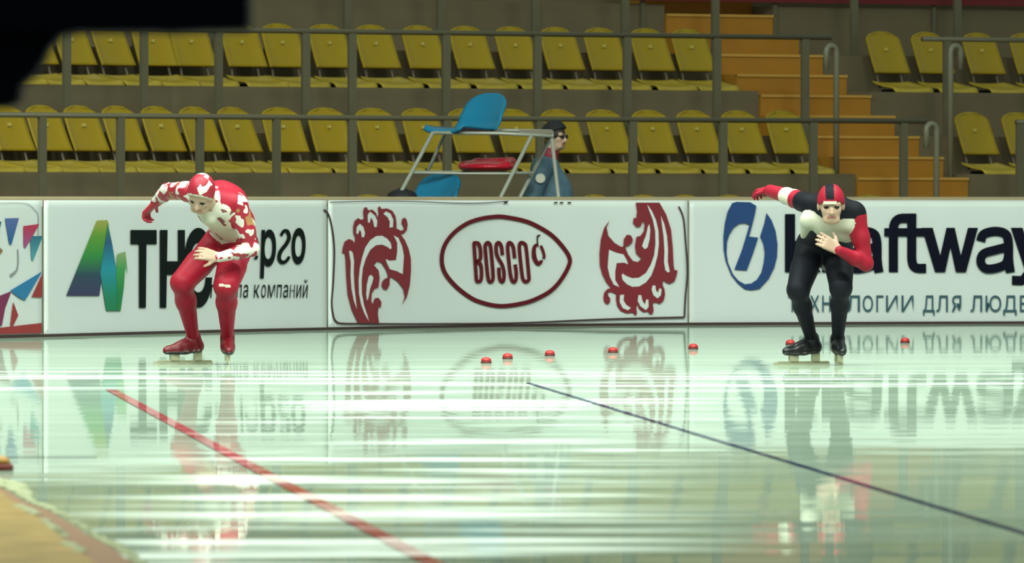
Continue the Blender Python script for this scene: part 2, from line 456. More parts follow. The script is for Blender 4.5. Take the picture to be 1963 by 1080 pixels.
pr.stroke(q([(1652,252),(1668,226),(1690,226),(1700,262),(1684,300),(1650,345),(1642,385),(1658,408),(1682,402),(1702,374)]), [5.5, 7, 7.5, 7.5, 7, 5.5], M_INK)
pr.glyph('о', 559, 437, 586, 507, M_INK, 0.024, 0, 0.03)
xs0 = 404.0
wd = {'к': 12.5, 'м': 16, 'ц': 12}
for ch in 'группа компаний':
    w_ = 6.5 if ch == ' ' else wd.get(ch, 11.2)
    if ch != ' ':
        y0 = 546; y1 = 571
        if ch in 'ру': y1 = 580
        if ch == 'й': y0 = 536
        pr.glyph(ch, xs0, y0, xs0 + w_ - 2.2, y1, M_INK, 0.0, 0, 0.06)
    xs0 += w_ + 1.35
pr.build('lettering', b2, 'black Cyrillic lettering')

# --- banner with the red fashion logo
b3 = banner('sponsor_banner', 629, 1318, 'white banner with a red ellipse logo between two red bird ornaments')
Q = lambda pts: sc(pts, 4.32, 640, 380)
bird = Q([(200,1035),(150,930),(115,800),(103,650),(97,500),(90,455),(68,455),(75,410),(90,360),(125,338),(155,350),(172,372),(178,330),(163,290),(160,240),(172,190),(200,165),(228,180),(250,170),(243,110),(252,78),(272,75),(285,100),(320,95),(352,125),(362,165),(370,130),(365,80),(380,65),(395,90),(440,85),(485,105),(512,150),(520,210),(518,250),(555,270),(580,262),(575,235),(560,210),(565,175),(585,160),(605,180),(612,220),(605,265),(580,295),(555,300),(590,350),(620,420),(638,500),(640,600),(630,720),(605,820),(565,885),(588,820),(575,750),(530,690),(480,655),(465,660),(462,720),(440,760),(410,755),(395,720),(402,690),(422,668),(445,660),(448,640),(430,590),(395,535),(360,525),(332,555),(372,600),(380,660),(370,740),(340,750),(315,790),(310,850),(320,880),(340,830),(370,825),(395,860),(390,905),(372,900),(365,960),(375,1035)])
whites = [Q(p) for p in (
    [(478,410),(470,370),(440,335),(400,312),(350,315),(300,350),(260,410),(235,490),(215,580),(205,680),(208,790),(225,880),(255,960),(290,1020),(280,980),(250,890),(232,790),(230,680),(240,580),(265,500),(300,430),(350,390),(400,385),(445,405),(470,425)],
    [(125,440),(140,530),(138,640),(146,750),(165,850),(190,920),(182,840),(170,740),(164,620),(167,520),(157,455),(140,435)],
    [(495,310),(525,370),(525,440),(515,515),(460,520),(430,505),(440,540),(465,590),(520,605),(570,630),(575,560),(580,480),(565,400),(535,330)],
    [(268,800),(273,720),(288,650),(308,635),(328,660),(318,700),(300,750),(285,830),(275,850)],
    [(185,290),(190,240),(215,212),(245,240),(258,290),(250,325),(230,322),(226,280),(212,262),(200,300)],
    [(282,200),(280,140),(300,112),(340,145),(360,190),(355,240),(335,240),(325,190),(308,160),(296,205)],
    [(410,130),(432,110),(470,130),(492,180),(490,240),(460,245),(464,195),(445,158)])]
rot = lambda pts: [(1150 + (787.5 - x)*1.13, 629.5 - 0.965*(y - 370)) for x, y in pts]
def ornament(f, name, label):
    pr = Print(); pr.poly(f(bird), M_REDINK)
    for w in whites: pr.poly(f(w), M_BANNER, 1)
    pr.build(name, b3, label)
ornament(lambda p: p, 'bird_ornament', 'dark red bird ornament with plumes upwards')
ornament(rot, 'bird_ornament', 'dark red bird ornament turned upside down')
pr = Print()
ell = [(967,416),(1007,424),(1035,436.5),(1060,453),(1081,476),(1092,495),(1090,511),(1076,536),(1058,556),(1035,570),(1005,581),(960,587),(920,579),(895,566),(870,545),(852,521),(847,496),(853,470),(870,447),(895,429),(920,420),(945,416)]
pr.stroke(ell, 8.0, M_REDDEEP, 0, True, True, 5)
pr.build('ellipse_frame', b3)
pr = Print(); B = lambda pts: sc(pts, 9.818, 890, 450)
SW = 6.9
pr.stroke(B([(185,150),(200,400),(230,870)]), SW, M_REDDEEP); pr.stroke(B([(165,158),(260,160),(300,250),(310,400),(290,480),(205,505)]), SW, M_REDDEEP, 1)
pr.stroke(B([(205,500),(300,545),(325,680),(322,820),(295,878),(215,878)]), SW, M_REDDEEP, 1)
pr.stroke(B([(440,150),(397,200),(403,350),(440,750),(465,870),(500,890),(538,850),(540,700),(500,250),(475,170)]), SW, M_REDDEEP, 0, True, True)
pr.stroke(B([(718,385),(700,220),(650,150),(605,190),(605,330),(640,440),(710,560),(748,700),(745,840),(715,890),(675,850),(657,740),(652,620)]), SW, M_REDDEEP)
pr.stroke(B([(948,445),(922,230),(860,150),(820,200),(830,400),(875,780),(925,890),(972,850),(978,700),(958,560)]), SW, M_REDDEEP)
pr.stroke(B([(1070,150),(1040,200),(1045,350),(1090,760),(1120,860),(1165,885),(1215,850),(1213,740),(1165,250),(1130,170)]), SW, M_REDDEEP, 0, True, True)
pr.build('lettering', b3, 'dark red capital lettering')
pr = Print()
pr.stroke(B([(1400,195),(1335,210),(1310,300),(1320,430),(1360,520),(1400,550),(1445,510),(1450,480)]), [5, 7, 9, 8, 7, 6], M_REDDEEP)
pr.stroke(B([(1440,205),(1480,300),(1505,400),(1490,455)]), 5.5, M_REDDEEP, 1); pr.stroke(B([(1378,190),(1376,60),(1385,30),(1430,8)]), [3, 3, 4, 3], M_LINE)
pr.build('cherry_mark', b3)
pr = Print()
pr.stroke([(621,402),(630,412),(637,440),(641,480),(639,540),(636,580),(639,605),(644,616),(656,620.5),(700,621),(800,621.5),(980,620),(1160,612.5),(1312,608.5)], 3.4, M_LINE)
pr.stroke([(1301,396),(1310,418),(1314,460),(1318,520),(1314,570),(1312,608)], 3.2, M_LINE)
pr.stroke([(632,388),(760,386),(900,390),(975,386)], 1.8, M_LINE)
for x in (966, 1062, 1073, 1088): pr.poly([(x, 387.5), (x+7, 387), (x+7, 390), (x, 390.5)], M_LINE)
pr.build('border_line', b3, 'thin brown-black border line')

# --- banner of the computer company
b4 = banner('sponsor_banner', 1321, 2300, 'white banner with a blue oval logo behind the skater in black')
K = lambda pts: sc(pts, 5.687, 1370, 380)
pr = Print()
pr.poly(K([(190,55),(240,40),(390,45),(455,85),(440,170),(410,290),(375,420),(475,430),(420,600),(350,790),(215,780),(300,560),(380,290),(330,270),(270,275),(210,320),(160,400),(135,480),(130,600),(145,700),(200,830),(260,900),(330,940),(400,930),(460,890),(510,810),(535,700),(545,600),(530,500),(495,420),(540,280),(565,160),(620,240),(665,360),(685,500),(680,640),(650,760),(590,880),(490,990),(400,1005),(330,995),(250,930),(180,840),(120,690),(97,560),(95,420),(110,280),(140,150)]), M_BLUEINK)
pr.build('oval_logo', b4, 'blue oval logo with a slanted bar')
pr = Print(); k = lambda x: 1300 + x/2.961
ky = lambda y: 370 + y/2.961
k4 = lambda pts: [(k(x), ky(y)) for x, y in pts]
U = 1/2.961
pr.poly(k4([(606,120),(664,120),(664,450),(606,450)]), M_NAVYINK); pr.poly(k4([(655,285),(735,195),(806,195),(722,288),(810,450),(740,450),(655,330)]), M_NAVYINK, 1)
pr.poly(k4([(816,198),(872,198),(872,450),(816,450)]), M_NAVYINK); pr.stroke(k4([(850,290),(872,240),(930,226)]), 56*U, M_NAVYINK, 1)
def letter_a(x, w):
    f = lambda p: k4([(x + (a_-940)*w, b_) for a_, b_ in p])
    pr.stroke(f([(968,275),(985,235),(1050,218),(1110,232),(1128,280),(1130,380),(1140,452)]), 52*U, M_NAVYINK)
    pr.stroke(f([(1128,305),(1060,322),(985,345),(968,392),(995,428),(1050,428),(1110,405),(1128,360)]), 50*U, M_NAVYINK, 1)
letter_a(940, 1.0); letter_a(1690, 0.98)
pr.stroke(k4([(1222,450),(1222,250),(1226,180),(1252,148),(1300,143),(1352,143)]), 52*U, M_NAVYINK)
pr.poly(k4([(1170,200),(1292,200),(1292,246),(1170,246)]), M_NAVYINK, 1)
pr.stroke(k4([(1326,122),(1326,300),(1328,390),(1350,425),(1408,428)]), 52*U, M_NAVYINK)
pr.poly(k4([(1290,200),(1400,200),(1400,246),(1290,246)]), M_NAVYINK, 1)
pr.poly(k4([(1383,198),(1445,198),(1488,355),(1523,198),(1570,198),(1605,355),(1645,198),(1702,198),(1634,450),(1576,450),(1546,310),(1516,450),(1458,450)]), M_NAVYINK)
pr.poly(k4([(1888,198),(1955,198),(2002,350),(2048,198),(2112,198),(2010,480),(1985,512),(1950,524),(1895,522),(1895,470),(1945,472),(1968,440)]), M_NAVYINK)
pr.build('lettering', b4, 'navy-black Latin lettering')
pr = Print()
for ch, x0, x1 in (('Т', 625, 672), ('Е', 688, 735), ('Х', 748, 802), ('Н', 818, 866), ('О', 885, 945), ('Л', 955, 1032), ('О', 1048, 1106), ('Г', 1125, 1166), ('И', 1180, 1246), ('И', 1268, 1336),
                   ('Д', 1390, 1456), ('Л', 1466, 1531), ('Я', 1553, 1607), ('Л', 1660, 1726), ('Ю', 1745, 1834), ('Д', 1845, 1922), ('Е', 1940, 1988), ('Й', 2005, 2065)):
    pr.glyph(ch, k(x0), ky(582 if ch != 'Й' else 560), k(x1), ky(675 if ch != 'Д' else 695), M_TEAL, 0.004)
pr.build('tagline_lettering', b4, 'small dark teal Cyrillic lettering')

# ------------------------------------------------------------------ grandstand
PHR, PHL = math.radians(36), math.radians(47)
uR = np.array([math.cos(PHR), math.sin(PHR), 0]); nR = np.array([-math.sin(PHR), math.cos(PHR), 0])
uL = np.array([math.cos(PHL), math.sin(PHL), 0]); nL = np.array([-math.sin(PHL), math.cos(PHL), 0])
ref = P(1000, HY, 84.0)
def s_on(B_, u, n, px, o):
    """distance along a stand line at the pixel column px, for the line o metres behind the first rail"""
    k_ = (px - CX)/FPX; b = B_ + n*o
    return (k_*b[1] - b[0]) / (u[0] - k_*u[1])
s_b = s_on(ref, uR, nR, 640, 0.0)
BEND = ref + uR*s_b; BEND[2] = 0
mit = (nL + nR) / (1 + np.dot(nL, nR))
D = 1.45; RISE = 0.77
T = lambda k_: 0.87 + RISE*k_
def bend_px(o):
    b = BEND + mit*o; return b[0]/b[1]*FPX + CX
def on_stand(px, o, z):
    """point of a stand line and the angle of its row"""
    if px >= bend_px(o):
        s = s_on(BEND, uR, nR, px, o); p = BEND + uR*s + nR*o; a = PHR
    else:
        s = s_on(BEND, uL, nL, px, o); p = BEND + uL*s + nL*o; a = PHL
    return np.array([p[0], p[1], z]), a
sA = s_on(BEND, uR, nR, 1640, 0.75); sB = s_on(BEND, uR, nR, 1853, 0.75)
prof = [(-D, 0.0)]
for r in range(-1, 7):
    o = r*D
    sh_ = 0.42 if r < 2 else 0.475
    prof += [(o, T(r)), (o + 0.75, T(r)), (o + 0.75, T(r) + sh_), (o + D, T(r) + sh_)]
prof += [(7*D, T(7)), (7*D + 1.5, T(7)), (7*D + 1.5, 0.0)]
prof[1] = (-D, T(-1))
def terrace(path):
    """path: list of functions offset -> point"""
    k_ = len(prof); V = []; F = []
    for f in path:
        for o, z in prof:
            p = f(o); V.append((p[0], p[1], z))
    for i in range(len(path) - 1):
        for j in range(k_ - 1): F.append((i*k_+j, (i+1)*k_+j, (i+1)*k_+j+1, i*k_+j+1))
    F.append(list(range(k_))); F.append([(len(path)-1)*k_+j for j in range(k_)][::-1])
    return link('grandstand_terrace', V, F, M_CONC)
ta = terrace([lambda o: BEND - uL*9 + nL*o, lambda o: BEND + mit*o, lambda o: BEND + uR*sA + nR*o])
tag(ta, 'grey-brown concrete terrace left of the orange stairs', 'terrace', kind='structure')
tb = terrace([lambda o: BEND + uR*sB + nR*o, lambda o: BEND + uR*(sB + 9) + nR*o])
tag(tb, 'grey-brown concrete terrace right of the orange stairs', 'terrace', kind='structure')
wk = wall_strip('floor_walkway', -480, 2500, [(-0.32, 0.012), (-9.0, 0.012)], M_CONC, smooth=False); tag(wk, kind='structure')

# stairs
c0 = BEND + uR*sA - nR*D
st = thing('aisle_stairs', 'orange stair flight climbing between the two blocks of yellow seats', 'stairs', (c0[0], c0[1], 0))
RS = np.stack([uR, nR, np.array([0, 0, 1.0])], axis=1)
for i in range(34):
    o = -D + i*D/4; z = T(-1) + (i - 0)*RISE/4
    if i == 0: continue
    m_ = MB(); w = sB - sA
    m_.box((0.004, 0, max(0, z - 0.6)), (w - 0.004, D/4 + 0.002, z), 0, RS, BEND + uR*sA + nR*o)
    m_.box((0.004, -0.015, z - 0.022), (w - 0.004, 0.03, z + 0.003), 1, RS, BEND + uR*sA + nR*o)
    m_.build('step', [M_STEP, M_NOSE], st)

# rails
def guard_rail(ppx, o, zb, zt_, ends, label, r=0.034, rt=0.024):
    p0, _ = on_stand(ppx[len(ppx)//2], o, zb)
    t = thing('guard_rail', label, 'railing', p0, 'steel guard rails of the grandstand')
    pts = [on_stand(x, o, zt_)[0] for x in ends]
    bp = bend_px(o)
    if ends[0] < bp < ends[1]: 
        b = BEND + mit*o; pts = [pts[0], np.array([b[0], b[1], zt_]), pts[1]]
    m_ = MB(); m_.tube(pts, rt, 10); m_.build('top_rail', M_RAIL, t, True)
    for x in ppx:
        p, a = on_stand(x, o, zb); m_ = MB()
        R = np.array([[math.cos(a), -math.sin(a), 0], [math.sin(a), math.cos(a), 0], [0, 0, 1]])
        m_.box((-0.040, -0.016, 0), (0.040, 0.016, zt_ - zb - 0.005), 0, R, p)
        m_.box((-0.06, -0.03, 0), (0.06, 0.03, 0.012), 0, R, p)
        m_.build('post', M_RAIL, t)
    return t
OR = 0.05
guard_rail([-68, 81, 231, 383, 530, 675, 857, 1035, 1213, 1386, 1559, 1732], OR, T(0), 1.765, (-140, 1776), 'olive grey guard rail in front of the lower row of yellow seats')
guard_rail([-20, 128, 276, 419, 586, 675, 855, 1030, 1202, 1374, 1543], D + OR, T(1), 2.545, (-140, 1592), 'olive grey guard rail in front of the upper row, left of the stairs')
guard_rail([1815, 1990, 2160], D + OR, T(1), 2.545, (1768, 2250), 'olive grey guard rail at the upper row, right of the stairs')
guard_rail([1955, 2130], OR, T(0), 1.765, (1948, 2250), 'end of an olive grey guard rail at the right edge, lower row')
guard_rail([-30, 118, 262, 405, 480, 666, 845, 1026, 1198, 1371], 2*D + OR, T(2), 3.32, (-140, 1410), 'row of rail posts above the upper seats at the top edge, left of the stairs')
guard_rail([1637, 1835, 2010], 2*D + OR, T(2), 3.32, (1590, 2150), 'two thin rail posts rising to the top edge, right of the stairs', 0.02)

def hooked_rail(px, ytop, ybot, o, back, label):
    d = on_stand(px, o, 0)[0]; zt_ = P(px, ytop, d[1])[2]; 
    i = (o + D)/(D/4); zb = T(-1) + math.floor(i + 1e-6)*RISE/4 - 0.01
    t = thing('stair_handrail', label, 'handrail', (d[0], d[1], zb), 'hooked handrails beside the stairs')
    R_ = 0.058; pts = [np.array([d[0], d[1], zb]), np.array([d[0], d[1], zt_ - R_])]
    for k_ in range(1, 9):
        a = math.pi*k_/8
        pts.append(np.array([d[0], d[1], zt_ - R_]) + uR*(-R_*back + R_*back*math.cos(a)) + np.array([0, 0, R_*math.sin(a)]))
    pts.append(pts[-1] - np.array([0, 0, 0.16]))
    m_ = MB(); m_.tube(pts, 0.027, 12); m_.build('tube', M_RAILPALE, t, True)
    m_ = MB(); m_.lathe([(0.05, 0), (0.05, 0.012), (0.03, 0.014)], (d[0], d[1], zb)); m_.build('foot_plate', M_RAILPALE, t)
hooked_rail(1603, 88, 320, 0.95, 1, 'pale hooked handrail left of the stairs at the upper row')
hooked_rail(1822, 88, 300, 0.90, -1, 'pale hooked handrail right of the stairs below the upper seats')
hooked_rail(1795, 238, 375, -0.50, 1, 'pale hooked handrail left of the stairs at the lower row')

# seats
def make_seat():
    t = thing('stadium_seat', 'x', 'seat', (0, 0, 0))
    def pan(u, v):      # v: 0 front lip .. 1 rear
        w = 0.235*(1 - 0.10*max(0, (v - 0.6)/0.4)**2)*(1 - 0.05*max(0, (0.25 - v)/0.25)**2)
        y = -0.20 + 0.38*v
        z = 0.036 + 0.062*v**1.6 - 0.045*max(0, (0.16 - v)/0.16)**2 + 0.014*abs(u)**2.5 - 0.012*(1-u*u)*math.sin(math.pi*v)
        return (u*w, y, z)
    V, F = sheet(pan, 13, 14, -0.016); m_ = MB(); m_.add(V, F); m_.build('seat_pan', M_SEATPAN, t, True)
    def back(u, v):
        w = 0.212*(1 - 0.05*v)
        if v > 0.76: w *= math.sqrt(max(0.0, 1 - 0.86*((v - 0.76)/0.24)**2.2))
        z = 0.180 + 0.400*v - 0.02*abs(u)**3*max(0, v-0.7)
        y = 0.168 + 0.175*v + 0.018*(1 - abs(u)**2) - 0.020*abs(u)**6*(1 - v*0.7) - 0.018*max(0, (v - 0.86)/0.14)**2 - 0.03*max(0, 0.25-v)
        return (u*w, y, z)
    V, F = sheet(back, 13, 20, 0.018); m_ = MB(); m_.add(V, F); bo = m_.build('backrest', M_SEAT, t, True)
    hz = MB(); hz.box((-0.008, 0.228, 0.395), (0.008, 0.262, 0.422)); hz.build('seat_glint', mat('glint_yellow', (0.60, 0.50, 0.14), 0.15), bo)  # bright box set in the backrest imitates a small glint of light
    for s in (-1, 1):
        m_ = MB(); m_.tube([(s*0.15, 0.14, 0.05), (s*0.145, 0.175, 0.09), (s*0.14, 0.215, 0.21)], 0.012, 8); m_.build('bracket', M_BRACK, t, True)
    m_ = MB(); m_.box((-0.14, -0.13, -0.06), (0.14, 0.13, 0.03)); m_.build('mount', M_DARK, t)
    return t
ORD = ['first', 'second', 'third', 'fourth', 'fifth', 'sixth', 'seventh', 'eighth', 'ninth', 'tenth', 'eleventh', 'twelfth', 'thirteenth', 'fourteenth', 'fifteenth', 'sixteenth', 'seventeenth', 'eighteenth', 'nineteenth', 'twentieth', 'twenty-first', 'twenty-second', 'twenty-third', 'twenty-fourth']
seat0 = make_seat(); used = [False]
DX = -9
def seats(pxs, row, side, rowname, group):
    for i, px in enumerate(pxs):
        t = seat0 if not used[0] else copy_tree(seat0)
        used[0] = True
        p, a = on_stand(px - DX*0, row*D + 0.98, T(row) + 0.42)
        t.location = p.tolist(); t.rotation_euler = (0, 0, a)
        t['label'] = f'yellow plastic seat, {ORD[i]} {side} of the stairs in {rowname}'
        t['group'] = group
lower = [1538, 1453, 1367, 1282, 1194, 1108, 1020, 930, 841, 753, 661, 573, 493, 420, 347, 272, 199, 127, 56, -16]
upper = [1356, 1277, 1188, 1104, 1018, 931, 840, 750, 661, 571, 493, 396, 322, 249, 175, 101, 30]
seats(lower, 0, 'left', 'the lower row', 'yellow seats in the lower row left of the stairs')
seats(upper, 1, 'left', 'the upper row', 'yellow seats in the upper row left of the stairs')
seats([1729, 1815, 1913, 2003], 1, 'right', 'the upper row', 'yellow seats in the upper row right of the stairs')
seats([1900, 1990], 0, 'right', 'the lower row', 'yellow seats in the lower row right of the stairs')
seats([1710, 1625, 1540, 1440, 1355, 1275, 1182], -1, 'left', 'the row just behind the banners', 'yellow seats peeking over the boards')
seats([747, 663], -1, 'left', 'the row just behind the white banners', 'yellow seats peeking over the boards')
for t in [o for o in COL.objects if o.get('label', '').endswith('just behind the white banners')]:
    t['label'] = 'yellow seat top above the banner, ' + ('left of the judges stand' if 'first' in t['label'] else 'second left of the judges stand')

# red board at the top edge
pa, _ = on_stand(1200, 2*D + 0.66, 0); pb, _ = on_stand(2150, 2*D + 0.66, 0)
m_ = MB(); LB = np.linalg.norm(pb - pa)
m_.box((0, 0, 2.915), (LB, 0.03, 3.35), 0, RS, pa)
rb = thing('hanging_board', 'dark red board along the top edge above the stairs and right seats', 'board', (pa[0], pa[1], 2.41))
m_.build('panel', M_REDBOARD, rb)
for fr in (0.04, 0.3, 0.62, 0.96):
    m_ = MB(); q_ = pa + uR*LB*fr + nR*0.05; zb_ = T(2)
    m_.box((-0.02, -0.0, zb_), (0.02, 0.03, 3.3), 0, RS, q_ - np.array([0, 0, 0])); m_.build('support', M_RAIL, rb)

# ------------------------------------------------------------------ judges' stand behind the boards
DJ = 80.75
j0 = P(930, HY, DJ); 
js = thing('judges_stand', 'steel tiered judges stand with two blue seats and one red seat', 'judges stand', (j0[0], j0[1], 0.012))
def bucket(name, m, parent, loc, ang, s=1.0, back=True):
    ca, sa = math.cos(ang), math.sin(ang)
    def f(u, v):
        # one continuous shell: front lip -> pan -> curve -> back
        if v < 0.48:
            t = v/0.48; y = -0.26 + 0.42*t; z = 0.03*(1-t)**2 - 0.05*max(0, (0.12-t)/0.12)**2 - 0.02*math.sin(math.pi*t)*(1-u*u) + 0.03*abs(u)**3
            w = 0.24*(0.86 + 0.14*min(1, t/0.2))
        else:
            t = (v - 0.48)/0.52; a = min(1, t/0.30)
            y = 0.16 + 0.06*math.sin(a*math.pi/2) + 0.13*max(0, t-0.1); z = 0.05*a*a + 0.285*max(0, t - 0.06)
            w = 0.245*(1 - 0.10*t)
            if t > 0.55: w *= math.sqrt(max(0, 1 - 0.90*((t-0.55)/0.45)**2.6))
            y -= 0.05*(u*w/0.24)**2*(1-t*0.4); z += 0.03*abs(u)**3*max(0, 0.6-t)
        if not back and v >= 0.62: pass
        return (u*w*s, y*s, z*s)
    V, F = sheet(f, 15, 34, -0.018)
    V = np.array(V); V = V @ np.array([[ca, -sa, 0], [sa, ca, 0], [0, 0, 1]]).T + np.array(loc)
    return link(name, V, F, m, None, parent, True)
loc = P(888, 251, DJ + 0.15); o_ = bucket('seat_shell', M_BLUESEAT, js, loc, math.radians(-44), 1.02); o_['label'] = 'blue plastic seat on the top tier'
loc = P(803, 384 - 0, DJ + 0.2); loc[2] = P(0, 379, DJ)[2] - 0.105
o_ = bucket('seat_shell', M_BLUESEAT, js, loc, math.radians(-40), 1.0); o_['label'] = 'blue plastic seat on the lowest tier'
def jt(pts, r=0.017, name='leg'):
    m_ = MB(); m_.tube(pts, r, 10); return m_.build(name, M_TUBE, js, True)
def to_floor(a, b):
    t = (a[2] - 0.014)/(a[2] - b[2]); return a + (b - a)*t
for a, b in ((P(830, 254, DJ-0.1), P(770, 366, DJ-0.2)), (P(1020, 258, DJ-0.12), P(959, 380, DJ-0.22)),
             (P(1058, 260, DJ+0.40), P(996, 380, DJ+0.36)), (P(1057, 259, DJ-0.08), P(1071, 382, DJ-0.14))):
    jt([a, to_floor(a, b)])
jt([P(853, 256, DJ+0.42), P(819, 331, DJ+0.39)], 0.015, 'leg')
jt([P(832, 255, DJ-0.1), P(960, 256, DJ-0.11), P(1058, 261, DJ-0.1)], 0.016, 'top_bar')
jt([P(853, 252, DJ+0.42), P(960, 250, DJ+0.42), P(1058, 252, DJ+0.41)], 0.016, 'top_bar')
jt([P(1058, 261, DJ-0.1), P(1058, 252, DJ+0.41)], 0.016, 'cross_bar'); jt([P(832, 255, DJ-0.1), P(853, 252, DJ+0.42)], 0.016, 'cross_bar')
jt([P(795, 330, DJ+0.40), P(900, 331, DJ+0.33), P(1022, 332, DJ+0.30)], 0.014, 'middle_bar')
jt([P(790, 331, DJ-0.16), P(890, 333, DJ+0.05), P(984, 333, DJ-0.16)], 0.012, 'middle_bar')
jt([P(806, 405, DJ+0.22), np.array([P(806, 405, DJ)[0], DJ+0.22, 0.014])], 0.03, 'pedestal')
m_ = MB(); a = P(1024, 254, DJ); m_.box((a[0]-0.13, DJ-0.1, a[2]-0.012), (a[0]+0.15, DJ+0.4, a[2]+0.02)); m_.build('platform', mat('weathered_grey_board', (0.20, 0.17, 0.12), 0.6), js)

# black bag
V = []; F = []
bag_c = P(771, 384, DJ - 0.15)
m_ = MB()
prof_b = [(0.02, 0.0), (0.12, 0.0), (0.13, 0.05), (0.13, 0.8), (0.13, 1.06), (0.118, 1.095), (0.08, 1.120), (0.01, 1.128)]
m_.lathe([(r, z) for r, z in prof_b], (bag_c[0], bag_c[1], 0.013), 20)
m_.tube([(bag_c[0]-0.06, bag_c[1], 1.12), (bag_c[0]-0.03, bag_c[1], 1.14), (bag_c[0]+0.03, bag_c[1], 1.14), (bag_c[0]+0.06, bag_c[1], 1.12)], 0.012, 8)
bg_o = m_.build('kit_bag', mat('black_bag_cloth', (0.01, 0.01, 0.012), 0.7), None, True)
tag(bg_o, 'black rounded top of a bag just left of the low blue seat', 'bag')

# ------------------------------------------------------------------ bodies: signed distance fields -> one smooth skin
class Body:
    def __init__(s): s.p = []
    def seg(s, a, b, ra, rb=None, tagm='skin', k=0.03, ax=None, sq=1.0):
        s.p.append(('s', np.array(a, float), np.array(b, float), ra, ra if rb is None else rb, tagm, k, None if ax is None else np.array(ax, float)/np.linalg.norm(ax), sq)); return s
    def ell(s, c, R, rad, tagm='skin', k=0.02):
        s.p.append(('e', np.array(c, float), np.array(R, float), np.array(rad, float), None, tagm, k, None, 1)); return s
    @staticmethod
    def dist(p, X):
        if p[0] == 's':
            _, a, b, ra, rb, _, _, ax, sq = p
            ba = b - a; L2 = float(ba @ ba) + 1e-12
            v = X - a
            t = np.clip((v @ ba)/L2, 0, 1)
            v = v - t[..., None]*ba
            if ax is not None: v = v + ax*((v @ ax)[..., None]*(sq - 1))
            return np.sqrt((v*v).sum(-1)) - (ra + (rb - ra)*t)
        _, c, R, rad, *_ = p
        q_ = (X - c) @ R
        k0 = np.sqrt(((q_/rad)**2).sum(-1)) + 1e-9; k1 = np.sqrt(((q_/rad**2)**2).sum(-1)) + 1e-9
        return k0*(k0 - 1)/k1
    def bounds(s, p):
        if p[0] == 's':
            r = max(p[3], p[4])*(1.0 if p[8] >= 1 else 1/p[8]) + 0.05
            return np.minimum(p[1], p[2]) - r, np.maximum(p[1], p[2]) + r
        r = p[3].max() + 0.05; return p[1] - r, p[1] + r
    def mesh(s, h, cut=None):
        bs = [s.bounds(p) for p in s.p]
        lo = np.min([b[0] for b in bs], 0); hi = np.max([b[1] for b in bs], 0)
        n = np.ceil((hi - lo)/h).astype(int) + 1
        Fd = np.full(n, 0.2, np.float32)
        ax_ = [lo[i] + h*np.arange(n[i]) for i in range(3)]
        for p, (b0, b1) in zip(s.p, bs):
            i0 = np.maximum(0, np.floor((b0 - lo)/h).astype(int)); i1 = np.minimum(n, np.ceil((b1 - lo)/h).astype(int) + 1)
            sl = tuple(slice(a, b) for a, b in zip(i0, i1))
            X = np.stack(np.meshgrid(*[ax_[i][sl[i]] for i in range(3)], indexing='ij'), -1)
            d = s.dist(p, X).astype(np.float32); f = Fd[sl]; k = p[6]
            hh = np.maximum(k - np.abs(f - d), 0)/k
            Fd[sl] = np.minimum(f, d) - hh*hh*k*0.25
        if cut is not None:
            X = np.stack(np.meshgrid(*ax_, indexing='ij'), -1); Fd = np.maximum(Fd, cut(X).astype(np.float32))
        V, Q_ = surface_nets(Fd); V = V*h + lo
        return V, Q_
    def tags(s, C):
        best = np.full(len(C), 1e9); idx = np.zeros(len(C), int)
        for i, p in enumerate(s.p):
            d = s.dist(p, C); m = d < best; best[m] = d[m]; idx[m] = i
        return [s.p[i][5] for i in idx]

def surface_nets(Fd):
    ins = Fd < 0
    nx, ny, nz = Fd.shape
    cnt = np.zeros((nx-1, ny-1, nz-1), np.int8)
    corners = [(i, j, k) for i in (0, 1) for j in (0, 1) for k in (0, 1)]
    for i, j, k in corners: cnt += ins[i:nx-1+i, j:ny-1+j, k:nz-1+k]
    act = (cnt > 0) & (cnt < 8)
    I = np.argwhere(act); idx = np.full(act.shape, -1, np.int64); idx[act] = np.arange(len(I))
    acc = np.zeros((len(I), 3)); num = np.zeros(len(I))
    for a in corners:
        for axis in range(3):
            if a[axis]: continue
            b = list(a); b[axis] = 1
            fa = Fd[I[:, 0]+a[0], I[:, 1]+a[1], I[:, 2]+a[2]]; fb = Fd[I[:, 0]+b[0], I[:, 1]+b[1], I[:, 2]+b[2]]
            m = (fa < 0) != (fb < 0); t = np.where(m, fa/np.where(m, fa - fb, 1), 0)
            pos = np.tile(np.array(a, float), (len(I), 1)); pos[:, axis] = t
            acc[m] += pos[m]; num[m] += 1
    V = I + acc/num[:, None]
    quads = []
    for axis in range(3):
        u, w = (axis+1) % 3, (axis+2) % 3
        sl0 = [slice(None)]*3; sl1 = [slice(None)]*3
        sl0[axis] = slice(0, Fd.shape[axis]-1); sl1[axis] = slice(1, Fd.shape[axis])
        A, Bm = ins[tuple(sl0)], ins[tuple(sl1)]
        E = np.argwhere(A != Bm); E = E[(E[:, u] > 0) & (E[:, w] > 0) & (E[:, u] < Fd.shape[u]-1) & (E[:, w] < Fd.shape[w]-1)]
        du = np.zeros(3, int); du[u] = 1; dw = np.zeros(3, int); dw[w] = 1
        f = lambda e: idx[e[:, 0], e[:, 1], e[:, 2]]
        q_ = np.stack([f(E-du-dw), f(E-dw), f(E), f(E-du)], 1)
        flip = ~A[E[:, 0], E[:, 1], E[:, 2]]
        q_[flip] = q_[flip][:, ::-1]
        quads.append(q_)
    return V, np.concatenate(quads)

